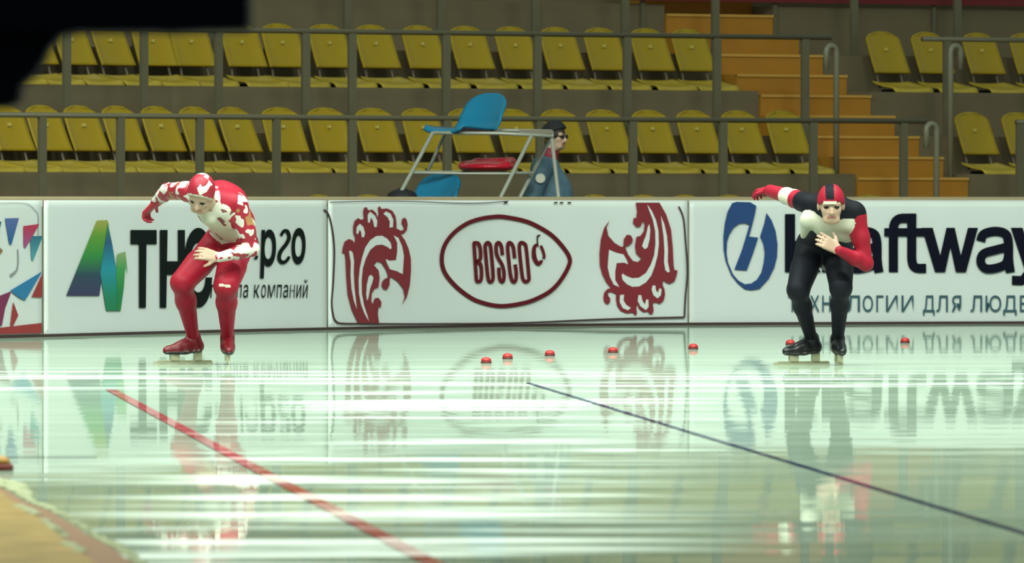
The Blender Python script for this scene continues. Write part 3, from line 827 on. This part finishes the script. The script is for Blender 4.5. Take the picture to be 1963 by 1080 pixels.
def body_object(name, bd, h, mats, parent, cut=None, force=None):
    V, Q_ = bd.mesh(h, cut)
    # a little relaxation of the skin
    n = len(V)
    for _ in range(2):
        acc = np.zeros_like(V); c = np.zeros(n)
        for a, b in ((0, 1), (1, 2), (2, 3), (3, 0)):
            np.add.at(acc, Q_[:, a], V[Q_[:, b]]); np.add.at(acc, Q_[:, b], V[Q_[:, a]]); np.add.at(c, Q_[:, a], 1); np.add.at(c, Q_[:, b], 1)
        V = V*0.6 + 0.4*acc/np.maximum(c, 1)[:, None]
    names = list(mats.keys())
    C = V[Q_].mean(1)
    tg = bd.tags(C)
    if force is not None: tg = [force(c, t) for c, t in zip(C, tg)]
    return link(name, V, Q_, [mats[k_] for k_ in names], [names.index(t) for t in tg], parent, True)

def unit(v): v = np.array(v, float); return v/np.linalg.norm(v)
def frame(fwd, up=(0, 0, 1)):
    f = unit(fwd); r = unit(np.cross(f, up)); u = np.cross(r, f); return r, f, u   # right, forward, up

def add_head(bd, c, fwd, up, hair='skin', beard=None):
    """a head whose skull centre is c; sizes in metres"""
    r, f, u = frame(fwd, up); R = np.stack([r, f, u], 1)
    at = lambda x, y, z: np.array(c) + r*x + f*y + u*z
    bd.ell(at(0, -0.012, 0.025), R, (0.074, 0.094, 0.092), hair, 0.02)
    bd.ell(at(0, 0.030, -0.040), R, (0.057, 0.062, 0.075), 'skin', 0.03)
    bd.seg(at(-0.028, 0.060, -0.085), at(0.028, 0.060, -0.085), 0.024, None, 'skin', 0.025)      # chin
    bd.seg(at(0, 0.082, 0.008), at(0, 0.106, -0.030), 0.009, 0.014, 'skin', 0.012)               # nose
    bd.seg(at(-0.013, 0.092, -0.033), at(0.013, 0.092, -0.033), 0.009, None, 'skin', 0.01)
    bd.seg(at(-0.045, 0.068, 0.022), at(0.045, 0.068, 0.022), 0.013, None, 'skin', 0.015)        # brow
    for s in (-1, 1):
        bd.seg(at(s*0.042, 0.060, -0.022), at(s*0.040, 0.056, -0.030), 0.018, None, 'skin', 0.02)  # cheeks
        bd.ell(at(s*0.031, 0.074, 0.002), R, (0.013, 0.010, 0.009), 'eye', 0.003)                 # eyes
        bd.ell(at(s*0.078, -0.005, -0.008), R, (0.011, 0.022, 0.032), 'skin', 0.008)             # ears
    bd.seg(at(-0.020, 0.089, -0.058), at(0.020, 0.089, -0.058), 0.007, None, 'lip', 0.006)       # mouth
    return at, R

def add_hand(bd, wrist, along, palm, tagm='skin', curl=0.5, thumb_side=1, size=1.0):
    """palm, four bent fingers of different lengths and a thumb; palm = the way the palm faces"""
    a = unit(along); p = unit(np.array(palm, float) - a*np.dot(palm, a)); s = np.cross(a, p)*thumb_side
    w = np.array(wrist, float); S = size
    for t in (-1.5, -0.5, 0.5, 1.5):
        bd.seg(w + a*0.015*S + s*t*0.011*S, w + a*0.085*S + s*t*0.019*S, 0.015*S, 0.0125*S, tagm, 0.010)
    for t, Ls in ((1.5, 0.068), (0.5, 0.078), (-0.5, 0.073), (-1.5, 0.057)):
        q_ = w + a*0.085*S + s*t*0.020*S; d = a; ang = 0.0
        for seg_, fr in enumerate((0.45, 0.32, 0.23)):
            ang += curl*(0.55 if seg_ == 0 else 0.8)
            d = a*math.cos(ang) + p*math.sin(ang) + s*t*0.05
            e = q_ + unit(d)*Ls*fr*S
            bd.seg(q_, e, (0.0098 - 0.0009*seg_)*S, (0.0092 - 0.001*seg_)*S, tagm, 0.004); q_ = e
    q_ = w + a*0.028*S + s*0.026*S
    for seg_, (Lt, sp) in enumerate(((0.036, 0.85), (0.032, 0.55))):
        d = unit(a*0.75 + s*sp + p*(0.25 + 0.3*curl*seg_)); e = q_ + d*Lt*S
        bd.seg(q_, e, 0.0125*S - 0.002*S*seg_, 0.011*S - 0.002*S*seg_, tagm, 0.006); q_ = e

def skate(parent, ankle, f2, boot_m, side_m, blade_m, label_l=None):
    """clap skate: low leather boot, two posts, long blade on the ice"""
    f = unit([f2[0], f2[1], 0]); r = np.cross(f, [0, 0, 1.0]); up = np.array([0, 0, 1.0])
    b0 = np.array([ankle[0], ankle[1], 0.0]); at = lambda x, y, z: b0 + r*x + f*y + up*z
    bd = Body(); za = min(ankle[2], 0.215)
    bd.seg(at(0, 0, za + 0.012), at(0, -0.018, 0.115), 0.047, 0.043, 'boot', 0.02)
    bd.seg(at(0, -0.030, 0.112), at(0, 0.06, 0.108), 0.040, 0.044, 'boot', 0.02)
    bd.seg(at(0, 0.00, 0.150), at(0, 0.10, 0.108), 0.040, 0.038, 'boot', 0.02)
    bd.seg(at(0, 0.06, 0.105), at(0, 0.185, 0.092), 0.042, 0.026, 'boot', 0.02)
    bd.seg(at(-0.012, 0.12, 0.088), at(-0.004, 0.200, 0.083), 0.028, 0.018, 'boot', 0.02)
    o = body_object('skate_boot', bd, 0.007, {'boot': boot_m, 'sole': side_m}, parent, None, lambda c, t: 'sole' if c[2] < 0.078 else t)
    R = np.stack([f, r, up], 1)
    m_ = MB()
    m_.box((-0.135, -0.003, 0.0015), (0.285, 0.003, 0.017), 0, R, b0)
    m_.box((-0.125, -0.006, 0.017), (0.255, 0.006, 0.024), 1, R, b0)
    m_.build('blade', [blade_m, blade_m], o)
    m_ = MB()
    m_.box((-0.055, -0.013, 0.024), (-0.005, 0.016, 0.082), 0, R, b0); m_.build('blade_post', blade_m, o)
    m_ = MB(); m_.box((0.105, -0.013, 0.024), (0.165, 0.016, 0.076), 0, R, b0); m_.build('blade_post', blade_m, o)
    m_ = MB()
    for yy in (0.035, 0.055, 0.075, 0.095):
        m_.tube([at(-0.022, yy, 0.152 - (yy-0.035)*0.35), at(0, yy+0.006, 0.161 - (yy-0.035)*0.38), at(0.022, yy, 0.152 - (yy-0.035)*0.35)], 0.004, 6)
    m_.build('laces', side_m, o, True)
    return o

M_SKIN = mat('pale_skin', (0.58, 0.37, 0.26), 0.5, 0.08, 12)
M_EYE = mat('dark_eye', (0.03, 0.025, 0.02), 0.6, spec=0.1); M_LIP = mat('lip', (0.42, 0.16, 0.13), 0.5)
M_SRED = mat('red_skinsuit', (0.37, 0.007, 0.026), 0.55, 0.12, 9, spec=0.3)
M_SDRED = mat('deep_red_cloth', (0.36, 0.008, 0.02), 0.5, 0.1)
M_SWHITE = mat('cream_skinsuit', (0.74, 0.70, 0.56), 0.5, 0.05)
M_SBLACK = mat('black_skinsuit', (0.0065, 0.007, 0.011), 0.65, 0.1, spec=0.14)
M_SGREY = mat('grey_suit_panel', (0.14, 0.14, 0.15), 0.45)
M_PATTERN = patch_mat('red_and_white_floral_print', [(0.36, (0.42, 0.20, 0.07)), (0.50, (0.37, 0.007, 0.026)), (0.64, (0.80, 0.74, 0.66)), (1.0, (0.30, 0.02, 0.03))], 11.0)
M_PATTERN2 = patch_mat('white_floral_print', [(0.40, (0.37, 0.007, 0.026)), (0.64, (0.80, 0.74, 0.62)), (1.0, (0.20, 0.05, 0.05))], 14.0)
M_HOODRED = patch_mat('red_hood_print', [(0.53, (0.37, 0.007, 0.026)), (1.0, (0.82, 0.76, 0.70))], 12.0)
M_BOOTRED = mat('dark_red_boot', (0.17, 0.006, 0.012), 0.35); M_BOOTBLK = mat('black_boot', (0.010, 0.010, 0.012), 0.3)
M_SOLE = mat('dark_sole', (0.02, 0.018, 0.018), 0.4)
M_BLADE = mat('blade_steel', (0.70, 0.67, 0.45), 0.25, metal=0.4)
M_SOCK = mat('bare_ankle', (0.55, 0.36, 0.26), 0.5)

def hood(parent, at, R, name, rad, cut_n, cut_o, mats, force, h=0.007, c_off=(0, -0.010, 0.022), extra=None):
    bd = Body(); c = at(*c_off); bd.ell(c, R, rad, list(mats.keys())[0], 0.02)
    if extra: extra(bd)
    nrm = R @ unit(cut_n)
    return body_object(name, bd, h, mats, parent, lambda X: (X - c) @ nrm - cut_o, force)

# ---- skater in red
dA = 61.2
A = lambda px, py, dd: P(px, py, dA + dd)
foot = A(400, 700, 0)
sk1 = thing('person', 'speed skater in a red and white suit, crouching with one arm on the thigh', 'person', (foot[0], foot[1], 0))
bd = Body()
rh, lh = A(418, 466, 0.0), A(458, 468, 0.0)
rk, lk = A(349, 542, -0.24), A(433, 548, -0.36)
ra_, la_ = A(371, 650, 0.06), A(436, 648, -0.06)
rs, ls = A(356, 366, -0.34), A(456, 392, -0.40)
nb = A(402, 386, -0.42)
waist = A(446, 436, -0.06)
chest = A(420, 398, -0.30)
lat = unit(ls - rs)
bd.seg(A(438, 468, 0.04), waist, 0.125, 0.115, 'pants', 0.05)
bd.seg(rh, rk, 0.100, 0.070, 'pants', 0.05).seg(lh, lk, 0.102, 0.074, 'pants', 0.05)
bd.seg(rh*0.45 + rk*0.55, rk, 0.086, 0.066, 'pants', 0.03).seg(lh*0.45 + lk*0.55, lk, 0.090, 0.072, 'pants', 0.03)
for k_, an in ((rk, ra_), (lk, la_)):
    mid = k_*0.68 + an*0.32 + np.array([0, 0.02, 0])
    bd.seg(k_, mid, 0.064, 0.064, 'pants', 0.03).seg(mid, an*0.92 + k_*0.08, 0.064, 0.040, 'pants', 0.03)
    bd.seg(an*0.94 + k_*0.06, an + np.array([0, 0, -0.03]), 0.034, 0.036, 'ankle', 0.01)
bd.seg(waist, chest, 0.118, 0.125, 'print2', 0.05, lat, 0.88)
bd.seg(A(452, 420, -0.02), A(425, 384, -0.30), 0.10, 0.115, 'red', 0.05, lat, 0.88)
bd.seg(chest, nb, 0.125, 0.085, 'print2', 0.05, lat, 0.80)
bd.seg(A(424, 372, -0.26), A(446, 384, -0.28), 0.080, 0.085, 'red', 0.05)
bd.seg(rs*0.75 + nb*0.25, nb, 0.066, 0.075, 'print', 0.04).seg(ls*0.75 + nb*0.25, nb, 0.074, 0.08, 'red', 0.04)
bd.seg(A(404, 416, -0.42), A(440, 440, -0.20), 0.058, 0.070, 'white', 0.03)
bd.seg(A(426, 404, -0.44), A(448, 418, -0.36), 0.060, 0.070, 'print2', 0.03)
bd.seg(nb, A(394, 386, -0.50), 0.056, 0.054, 'skin', 0.03)
le, lw = A(483, 478, -0.36), A(420, 494, -0.50)
bd.seg(ls, ls*0.4 + le*0.6, 0.066, 0.055, 'print', 0.03).seg(ls*0.4 + le*0.6, le, 0.055, 0.046, 'print', 0.03)
bd.seg(le, le*0.6 + lw*0.4, 0.046, 0.043, 'print', 0.02).seg(le*0.6 + lw*0.4, lw, 0.043, 0.031, 'print', 0.02)
add_hand(bd, lw, A(392, 487, -0.52) - lw, (0.1, 1, -0.35), 'skin', 0.45, 1, 1.05)
re, rw = A(322, 366, -0.10), A(299, 388, 0.06)
bd.seg(rs, re, 0.062, 0.050, 'print', 0.03).seg(re, re*0.6 + rw*0.4, 0.048, 0.045, 'print', 0.02).seg(re*0.6 + rw*0.4, rw, 0.044, 0.034, 'print', 0.02)
add_hand(bd, rw, A(284, 404, 0.10) - rw, (0.75, -0.3, -0.55), 'glove', 1.0, -1, 1.15)
at1, R1 = add_head(bd, A(385, 372, -0.56), (-0.26, -0.66, -0.72), (0.05, -0.55, 0.8))
MAT1 = {'skin': M_SKIN, 'eye': M_EYE, 'lip': M_LIP, 'red': M_SRED, 'pants': M_SRED, 'print': M_PATTERN, 'print2': M_PATTERN2, 'white': M_SWHITE, 'glove': M_SDRED, 'ankle': M_SOCK}
kn_ = A(431, 548, -0.43)
body_object('body', bd, 0.0062, MAT1, sk1, None, lambda c, t: 'white' if t == 'pants' and abs(c[0]-kn_[0]) < 0.036 and abs(c[2]-kn_[2]-(c[0]-kn_[0])*-0.15) < 0.0085 and c[1] < kn_[1]+0.02 else t)
hood(sk1, at1, R1, 'hood', (0.089, 0.112, 0.112), (0, 0.80, -0.60), 0.050, {'hood': M_HOODRED, 'rim': M_SWHITE}, lambda c, t: 'rim' if (c - at1(0, -0.010, 0.022)) @ (R1 @ unit((0, 0.80, -0.60))) > 0.040 else t)
o_ = skate(sk1, ra_, (-0.88, -0.47), M_BOOTRED, M_SOLE, M_BLADE); o_['label'] = 'dark red skate boot seen from the side'
o_ = skate(sk1, la_, (0.06, -1), M_BOOTRED, M_SOLE, M_BLADE); o_['label'] = 'dark red skate boot pointing at the camera'
# ---- skater in black, white and red
dB = 60.9
A = lambda px, py, dd: P(px, py, dB + dd)
foot = A(1580, 700, 0)
sk2 = thing('person', 'speed skater in a black, white and red suit with one arm swung back', 'person', (foot[0], foot[1], 0))
bd = Body()
rh, lh = A(1556, 468, 0.02), A(1606, 474, 0.0)
rk, lk = A(1530, 556, -0.30), A(1612, 552, -0.36)
ra_, la_ = A(1556, 652, 0.0), A(1606, 652, -0.06)
rs, ls = A(1548, 390, -0.34), A(1640, 408, -0.42)
nb = A(1596, 400, -0.42); waist = A(1584, 444, -0.10); chest = A(1592, 412, -0.30)
lat = unit(ls - rs)
bd.seg(A(1582, 470, 0.06), waist, 0.125, 0.115, 'black', 0.05)
bd.seg(rh, rk, 0.100, 0.066, 'black', 0.05).seg(lh, lk, 0.098, 0.066, 'black', 0.05)
bd.seg(rh*0.45 + rk*0.55, rk, 0.086, 0.064, 'black', 0.03).seg(lh*0.45 + lk*0.55, lk, 0.084, 0.064, 'black', 0.03)
bd.seg(A(1586, 490, 0.02), A(1586, 505, -0.06), 0.06, 0.05, 'grey', 0.04)
for k_, an in ((rk, ra_), (lk, la_)):
    mid = k_*0.68 + an*0.32 + np.array([0, 0.02, 0])
    bd.seg(k_, mid, 0.060, 0.057, 'black', 0.03).seg(mid, an*0.94 + k_*0.06, 0.057, 0.038, 'black', 0.03)
    bd.seg(an*0.95 + k_*0.05, an + np.array([0, 0, -0.03]), 0.034, 0.036, 'ankle', 0.01)
bd.seg(waist, A(1590, 408, -0.24), 0.120, 0.135, 'black', 0.05, lat, 0.80)
bd.seg(chest, nb, 0.120, 0.085, 'black', 0.05, lat, 0.74)
bd.seg(A(1556, 420, -0.38), A(1628, 427, -0.42), 0.062, 0.068, 'white', 0.03)
bd.seg(A(1548, 424, -0.36), A(1540, 452, -0.28), 0.050, 0.020, 'white', 0.03)
bd.seg(A(1580, 432, -0.36), A(1622, 446, -0.34), 0.075, 0.065, 'white', 0.03)
bd.seg(rs*0.8 + nb*0.2, nb, 0.066, 0.075, 'black', 0.04).seg(ls*0.85 + nb*0.15, nb, 0.074, 0.075, 'black', 0.04)
bd.seg(nb, A(1594, 398, -0.48), 0.056, 0.055, 'skin', 0.03)
le, lw = A(1660, 506, -0.42), A(1608, 480, -0.55)
bd.seg(ls, ls*0.92 + le*0.08, 0.066, 0.062, 'black', 0.02)
bd.seg(ls*0.92 + le*0.08, ls*0.5 + le*0.5, 0.063, 0.055, 'red', 0.02).seg(ls*0.5 + le*0.5, le, 0.055, 0.045, 'red', 0.03)
bd.seg(le, le*0.6 + lw*0.4, 0.047, 0.045, 'red', 0.02).seg(le*0.6 + lw*0.4, lw, 0.045, 0.031, 'red', 0.02)
add_hand(bd, lw, A(1582, 464, -0.56) - lw, (0.1, 1, -0.2), 'skin', 0.55, -1, 1.1)
re, rw = A(1508, 376, -0.14), A(1476, 366, 0.06)
a0 = rs; 
bd.seg(rs, rs*0.75 + re*0.25, 0.064, 0.062, 'black', 0.02)
bd.seg(rs*0.72 + re*0.28, rs*0.40 + re*0.60, 0.060, 0.056, 'red', 0.02)
bd.seg(rs*0.35 + re*0.65, rs*0.02 + re*0.98, 0.058, 0.054, 'white', 0.02)
bd.seg(re, rw, 0.050, 0.040, 'red', 0.02)
add_hand(bd, rw, A(1460, 364, 0.14) - rw, (0.35, -0.2, -0.9), 'red', 0.9, 1, 1.15)
at2, R2 = add_head(bd, A(1593, 393, -0.56), (0.02, -0.97, -0.22), (0, -0.25, 0.95))
MAT2 = {'skin': M_SKIN, 'eye': M_EYE, 'lip': M_LIP, 'red': M_SRED, 'black': M_SBLACK, 'white': M_SWHITE, 'grey': M_SGREY, 'ankle': M_SOCK}
body_object('body', bd, 0.0062, MAT2, sk2)
def cap_tag(c, t):
    q_ = (c - at2(0, -0.010, 0.022)) @ R2
    if abs(q_[0] - 0.012) < 0.026 and q_[2] > 0.034: return 'stripe'
    return t
cap = hood(sk2, at2, R2, 'cap', (0.087, 0.108, 0.112), (0, 0.45, -0.89), 0.027, {'cap': M_SRED, 'stripe': M_SBLACK}, cap_tag)
m_ = MB()
for i_ in range(8):
    pass
pts = [at2(x, 0.052 + 0.048*math.sqrt(max(0, 1 - (x/0.09)**2)), 0.036) for x in np.linspace(-0.030, 0.052, 9)]
V = []; F = []
for p_ in pts: V += [p_ + R2[:, 2]*0.008 + R2[:, 1]*0.004, p_ - R2[:, 2]*0.008 + R2[:, 1]*0.007, p_ - R2[:, 2]*0.008 - R2[:, 1]*0.004, p_ + R2[:, 2]*0.008 - R2[:, 1]*0.004]
for i_ in range(8):
    for j_ in range(4): F.append((4*i_+j_, 4*i_+(j_+1) % 4, 4*i_+4+(j_+1) % 4, 4*i_+4+j_))
F += [(0, 1, 2, 3), (35, 34, 33, 32)]
o_ = link('badge', V, F, M_SWHITE, None, cap); o_['label'] = 'white bar on the front of the cap'
o_ = skate(sk2, ra_, (-0.86, -0.5), M_BOOTBLK, M_SOLE, M_BLADE); o_['label'] = 'black skate boot seen from the side'
o_ = skate(sk2, la_, (0.10, -1), M_BOOTBLK, M_SOLE, M_BLADE); o_['label'] = 'black skate boot pointing at the camera'

# red seat of the judges' stand
bd = Body(); c_ = P(934, 320, DJ + 0.28); Rr = np.stack([unit((0.94, -0.34, 0)), unit((0.34, 0.94, 0)), np.array([0, 0, 1.0])], 1)
bd.ell(c_, Rr, (0.245, 0.21, 0.048), 'red', 0.03)
bd.seg(c_ + Rr @ np.array([-0.13, 0.13, 0.035]), c_ + Rr @ np.array([0.17, 0.13, 0.040]), 0.040, None, 'red', 0.04)
bd.seg(c_ + Rr @ np.array([-0.19, -0.06, 0.012]), c_ + Rr @ np.array([-0.15, 0.11, 0.030]), 0.032, None, 'red', 0.04)
bd.seg(c_ + Rr @ np.array([0.19, -0.06, 0.015]), c_ + Rr @ np.array([0.18, 0.11, 0.035]), 0.034, None, 'red', 0.04)
o_ = body_object('seat_pad', bd, 0.008, {'red': M_REDSEAT}, js); o_['label'] = 'glossy red seat on the middle tier'

# ---- man behind the boards
dC = 81.75
A = lambda px, py, dd=0.0: P(px, py, dC + dd)
ft = A(1050, 384)
man = thing('person', 'person in a blue-grey jacket and black hat standing behind the judges stand', 'person', (ft[0], ft[1], 0.012))
M_JKT = mat('blue_grey_jacket', (0.085, 0.165, 0.225), 0.6, 0.40, 9, bump=0.6, bscale=11); M_TROU = mat('dark_trousers', (0.02, 0.022, 0.028), 0.7)
M_COLL = mat('maroon_collar', (0.25, 0.015, 0.03), 0.6); M_BEAN = mat('black_beanie', (0.012, 0.012, 0.014), 0.8)
bd = Body(); X0 = ft[0]
zf = 0.012
hipz, shz = 0.86, 1.40
bd.seg((X0, dC, 0.95), (X0 + 0.0, dC, 1.12), 0.225, 0.205, 'jacket', 0.05, (0, 1, 0), 1.05)
bd.seg((X0, dC, 1.12), (X0 - 0.02, dC, 1.31), 0.200, 0.130, 'jacket', 0.05)
bd.seg((X0 - 0.03, dC - 0.17, 1.335), (X0 - 0.03, dC + 0.17, 1.335), 0.075, None, 'jacket', 0.06)
bd.seg((X0 - 0.01, dC, 1.36), (X0 + 0.02, dC, 1.44), 0.088, 0.074, 'collar', 0.02)
bd.seg((X0 + 0.02, dC, 1.42), (X0 + 0.04, dC, 1.50), 0.055, 0.053, 'skin', 0.02)
for s in (-1, 1):
    sh = np.array([X0 - 0.03, dC + s*0.19, 1.33]); el = np.array([X0 - 0.13, dC + s*0.27, 1.06]); wr = np.array([X0 + 0.06, dC + s*0.20, 0.92])
    bd.seg(sh, el, 0.080, 0.066, 'jacket', 0.03).seg(el, wr, 0.066, 0.05, 'jacket', 0.03)
    add_hand(bd, wr, (0.8, -s*0.3, -0.35), (0, -s, -0.3), 'skin', 0.5, s)
    hp = np.array([X0, dC + s*0.10, 0.90]); kn = np.array([X0 + 0.03, dC + s*0.11, 0.49]); an = np.array([X0 - 0.01, dC + s*0.11, 0.10])
    bd.seg(hp, kn, 0.095, 0.065, 'trousers', 0.03).seg(kn, an, 0.063, 0.048, 'trousers', 0.02)
    bd.seg(an + np.array([-0.03, 0, -0.045]), an + np.array([0.17, 0, -0.052]), 0.043, 0.035, 'shoe', 0.02)
at3, R3 = add_head(bd, (X0 + 0.065, dC, 1.600), (0.86, -0.46, -0.12), (0.0, 0, 1), 'hair')
MAT3 = {'skin': M_SKIN, 'eye': M_EYE, 'lip': M_LIP, 'jacket': M_JKT, 'collar': M_COLL, 'trousers': M_TROU, 'shoe': M_DARK, 'hair': mat('dark_hair', (0.03, 0.02, 0.015), 0.7)}
body_object('body', bd, 0.009, MAT3, man)
hood(man, at3, R3, 'beanie', (0.094, 0.118, 0.115), (0, 0.45, -0.89), -0.008, {'beanie': M_BEAN}, None, 0.009)
m_ = MB()
for s in (-1, 1):
    m_.lathe([(0.001, -0.004), (0.021, -0.003), (0.023, 0.0), (0.021, 0.003), (0.001, 0.004)], (0, 0, 0), 16)
V = np.array(m_.V); half = len(V)//2
out = []
for i_, v in enumerate(V):
    s = -1 if i_ < half else 1
    out.append(at3(s*0.033 + v[0]*1.15, 0.092 + v[2], 0.004 + v[1]*0.85))
m2 = MB(); m2.add(out, m_.F); m2.tube([at3(-0.012, 0.095, 0.010), at3(0.012, 0.095, 0.010)], 0.003, 6)
for s in (-1, 1): m2.tube([at3(s*0.056, 0.090, 0.008), at3(s*0.080, 0.04, 0.008), at3(s*0.082, -0.01, 0.005)], 0.003, 6)
m2.build('sunglasses', M_DARK, man, True)
m_ = MB(); c_ = np.array([X0 - 0.065, dC - 0.315, 1.235])
m_.lathe([(0.001, 0), (0.042, 0), (0.042, 0.012), (0.001, 0.014)], (0, 0, 0), 20)
V = np.array(m_.V); Rb = np.stack([unit((1, 0.15, 0)), unit((0, 0.2, 1)), unit(np.cross(unit((1, 0.15, 0)), unit((0, 0.2, 1))))], 1)
b_ = link('arm_badge', V @ Rb.T + c_ , m_.F, M_SWHITE, None, man); b_['label'] = 'round white badge on the sleeve'

# ------------------------------------------------------------------ small markers on the ice
M_MARK = mat('red_marker_rubber', (0.50, 0.02, 0.02), 0.45); M_MARKD = mat('dark_marker_base', (0.10, 0.01, 0.01), 0.6)
names = ['first', 'second', 'third', 'fourth', 'fifth', 'sixth', 'seventh']
extra = {0: 'leftmost, below the ellipse logo reflection', 6: 'rightmost, right of the skater in black'}
for i, (px, py) in enumerate([(932, 697), (973, 689), (1054, 683), (1175, 677), (1329, 670), (1515, 662), (1735, 658)]):
    g = G(px, py)
    t = thing('lane_marker', f'small red lane marker on the ice, {names[i]} from the left in the curved row', 'lane marker', g, 'red lane markers on the ice')
    m_ = MB(); m_.lathe([(0.034, 0.0), (0.035, 0.004), (0.034, 0.012)], g, 20); m_.build('base', M_MARKD, t, True)
    m_ = MB(); m_.lathe([(0.033, 0.0121), (0.033, 0.022), (0.027, 0.032), (0.016, 0.038), (0.003, 0.040)], g, 20); m_.build('dome', M_MARK, t, True)
g = G(1, 903)
t = thing('lane_marker', 'brown-red marker on the snow, cut by the left edge above the mat', 'lane marker', g)
m_ = MB(); m_.lathe([(0.05, 0.0), (0.05, 0.02), (0.042, 0.026)], g, 20); m_.build('base', mat('brown_marker', (0.16, 0.02, 0.01), 0.6), t, True)
m_ = MB(); m_.lathe([(0.040, 0.0261), (0.034, 0.045), (0.02, 0.055), (0.003, 0.058)], g, 20); m_.build('dome', mat('ochre_marker', (0.45, 0.22, 0.03), 0.5), t, True)

# ------------------------------------------------------------------ orange mat with snow along its edge
M_MAT = mat('orange_mat', (0.33, 0.205, 0.05), 0.75, 0.75, 5.0); M_EDGE = mat('brown_mat_edge', (0.27, 0.13, 0.06), 0.7, 0.2); M_SNOW = mat('scraped_snow', (0.38, 0.39, 0.23), 0.9, 0.15)
ob = [(-200, 905), (-60, 921), (0, 935), (17, 943), (43, 960), (70, 971), (96, 981), (135, 1004), (178, 1032), (212, 1049), (241, 1070), (262, 1086), (330, 1135)]
ib = [(-200, 912), (-60, 930), (0, 944), (14, 952), (34, 968), (56, 982), (78, 996), (110, 1022), (145, 1052), (174, 1072), (198, 1094), (215, 1112), (270, 1165)]
gm = G(60, 1040); mt = thing('floor_mat', 'orange mat with a brown edge in the bottom left corner', 'mat', (gm[0], gm[1], 0))
HM = 0.03
def strip(name, a, b, z, m, parent, skirt_a=True, skirt_b=False):
    n = len(a); V = [G(x, y, z) for x, y in a] + [G(x, y, z) for x, y in b]; F = [(i, n+i, n+i+1, i+1) for i in range(n-1)]
    if skirt_a:
        k0 = len(V); V += [np.array([v[0], v[1], 0.001]) for v in V[:n]]; F += [(i, i+1, k0+i+1, k0+i) for i in range(n-1)]
    return link(name, V, F, m, None, parent)
strip('edge_strip', ob, ib, HM, M_EDGE, mt)
far = [(-400 - 6*i, y + 6) for i, (x, y) in enumerate(ib)]
strip('mat_sheet', ib, [(-700, y) for x, y in ib], HM + 0.004, M_MAT, mt)
V = []; F = []; base = []
pts = catmull(ob[1:-1], 8)
m_ = MB()
for i, p_ in enumerate(pts):
    for k_ in range(3):
        w = 0.006 + 0.10*max(0, 1 - i/26)
        off = random.uniform(0.0, w) 
        g_ = G(p_[0], p_[1], 0.0); rr = random.uniform(0.006, 0.014) + 0.014*max(0, 1 - i/26)
        c_ = g_ + np.array([off + 0.012, 0.02 + random.uniform(-0.1, 0.1), 0])
        m_.lathe([(rr*1.5, 0.001), (rr*1.35, rr*0.3), (rr*0.8, rr*0.55), (rr*0.1, rr*0.65)], c_, 9)
for a_, b_ in (((36, 972), (72, 988)), ((84, 1000), (128, 1032)), ((125, 1042), (158, 1060))):
    for t_ in np.linspace(0, 1, 26):
        c_ = G(a_[0] + (b_[0]-a_[0])*t_ + random.uniform(-3, 3), a_[1] + (b_[1]-a_[1])*t_ + random.uniform(-2, 2), HM)
        rr = random.uniform(0.008, 0.018); m_.lathe([(rr*1.5, 0.002), (rr*1.2, rr*0.3), (rr*0.1, rr*0.5)], c_, 8)
sn = m_.build('snow_ridge', M_SNOW, None, True); tag(sn, 'pale ridge of scraped snow along the edge of the orange mat', 'snow', kind='stuff')

# ------------------------------------------------------------------ black equipment close to the camera, top left
dE = 18.0; E = lambda px, py, dd=0.0: P(px, py, dE + dd)
M_EQ = mat('black_equipment', (0.003, 0.003, 0.007), 0.8, spec=0.05)
e0 = E(-45, 384); eq = thing('camera_rig', 'black out-of-focus equipment arm hanging across the top left corner', 'equipment', (e0[0], e0[1], 0))
def slab(pts, d0, d1, name, m):
    n = len(pts); V = [E(x, y, d0) for x, y in pts] + [E(x, y, d0)*[1, 0, 1] + [0, dE + d1, 0] for x, y in pts]
    F = [list(range(n))[::-1], [n+i for i in range(n)]] + [(i, (i+1) % n, n+(i+1) % n, n+i) for i in range(n)]
    return link(name, V, F, m, None, eq)
slab([(-150, -140), (474, -140), (474, 52), (466, 57), (380, 58), (318, 62), (300, 60), (150, 60), (118, 66), (96, 60), (-150, 60)], 0, 0.30, 'housing', M_EQ)
slab([(-150, 55), (118, 55), (112, 72), (92, 92), (84, 112), (66, 140), (38, 165), (34, 196), (10, 206), (-150, 210)], 0.05, 0.22, 'bracket', M_EQ)
m_ = MB(); m_.tube([E(-90, 200, 0.13), np.array([E(-90, 0)[0], dE + 0.13, 0.02])], 0.03, 12); m_.lathe([(0.16, 0.0), (0.16, 0.02), (0.04, 0.03)], (E(-90, 0)[0], dE + 0.13, 0.0)); m_.build('stand_pole', M_EQ, eq, True)

try:
    SC.cycles.use_denoising = True
    SC.cycles.max_bounces = 6
    SC.cycles.caustics_reflective = False
except Exception: pass
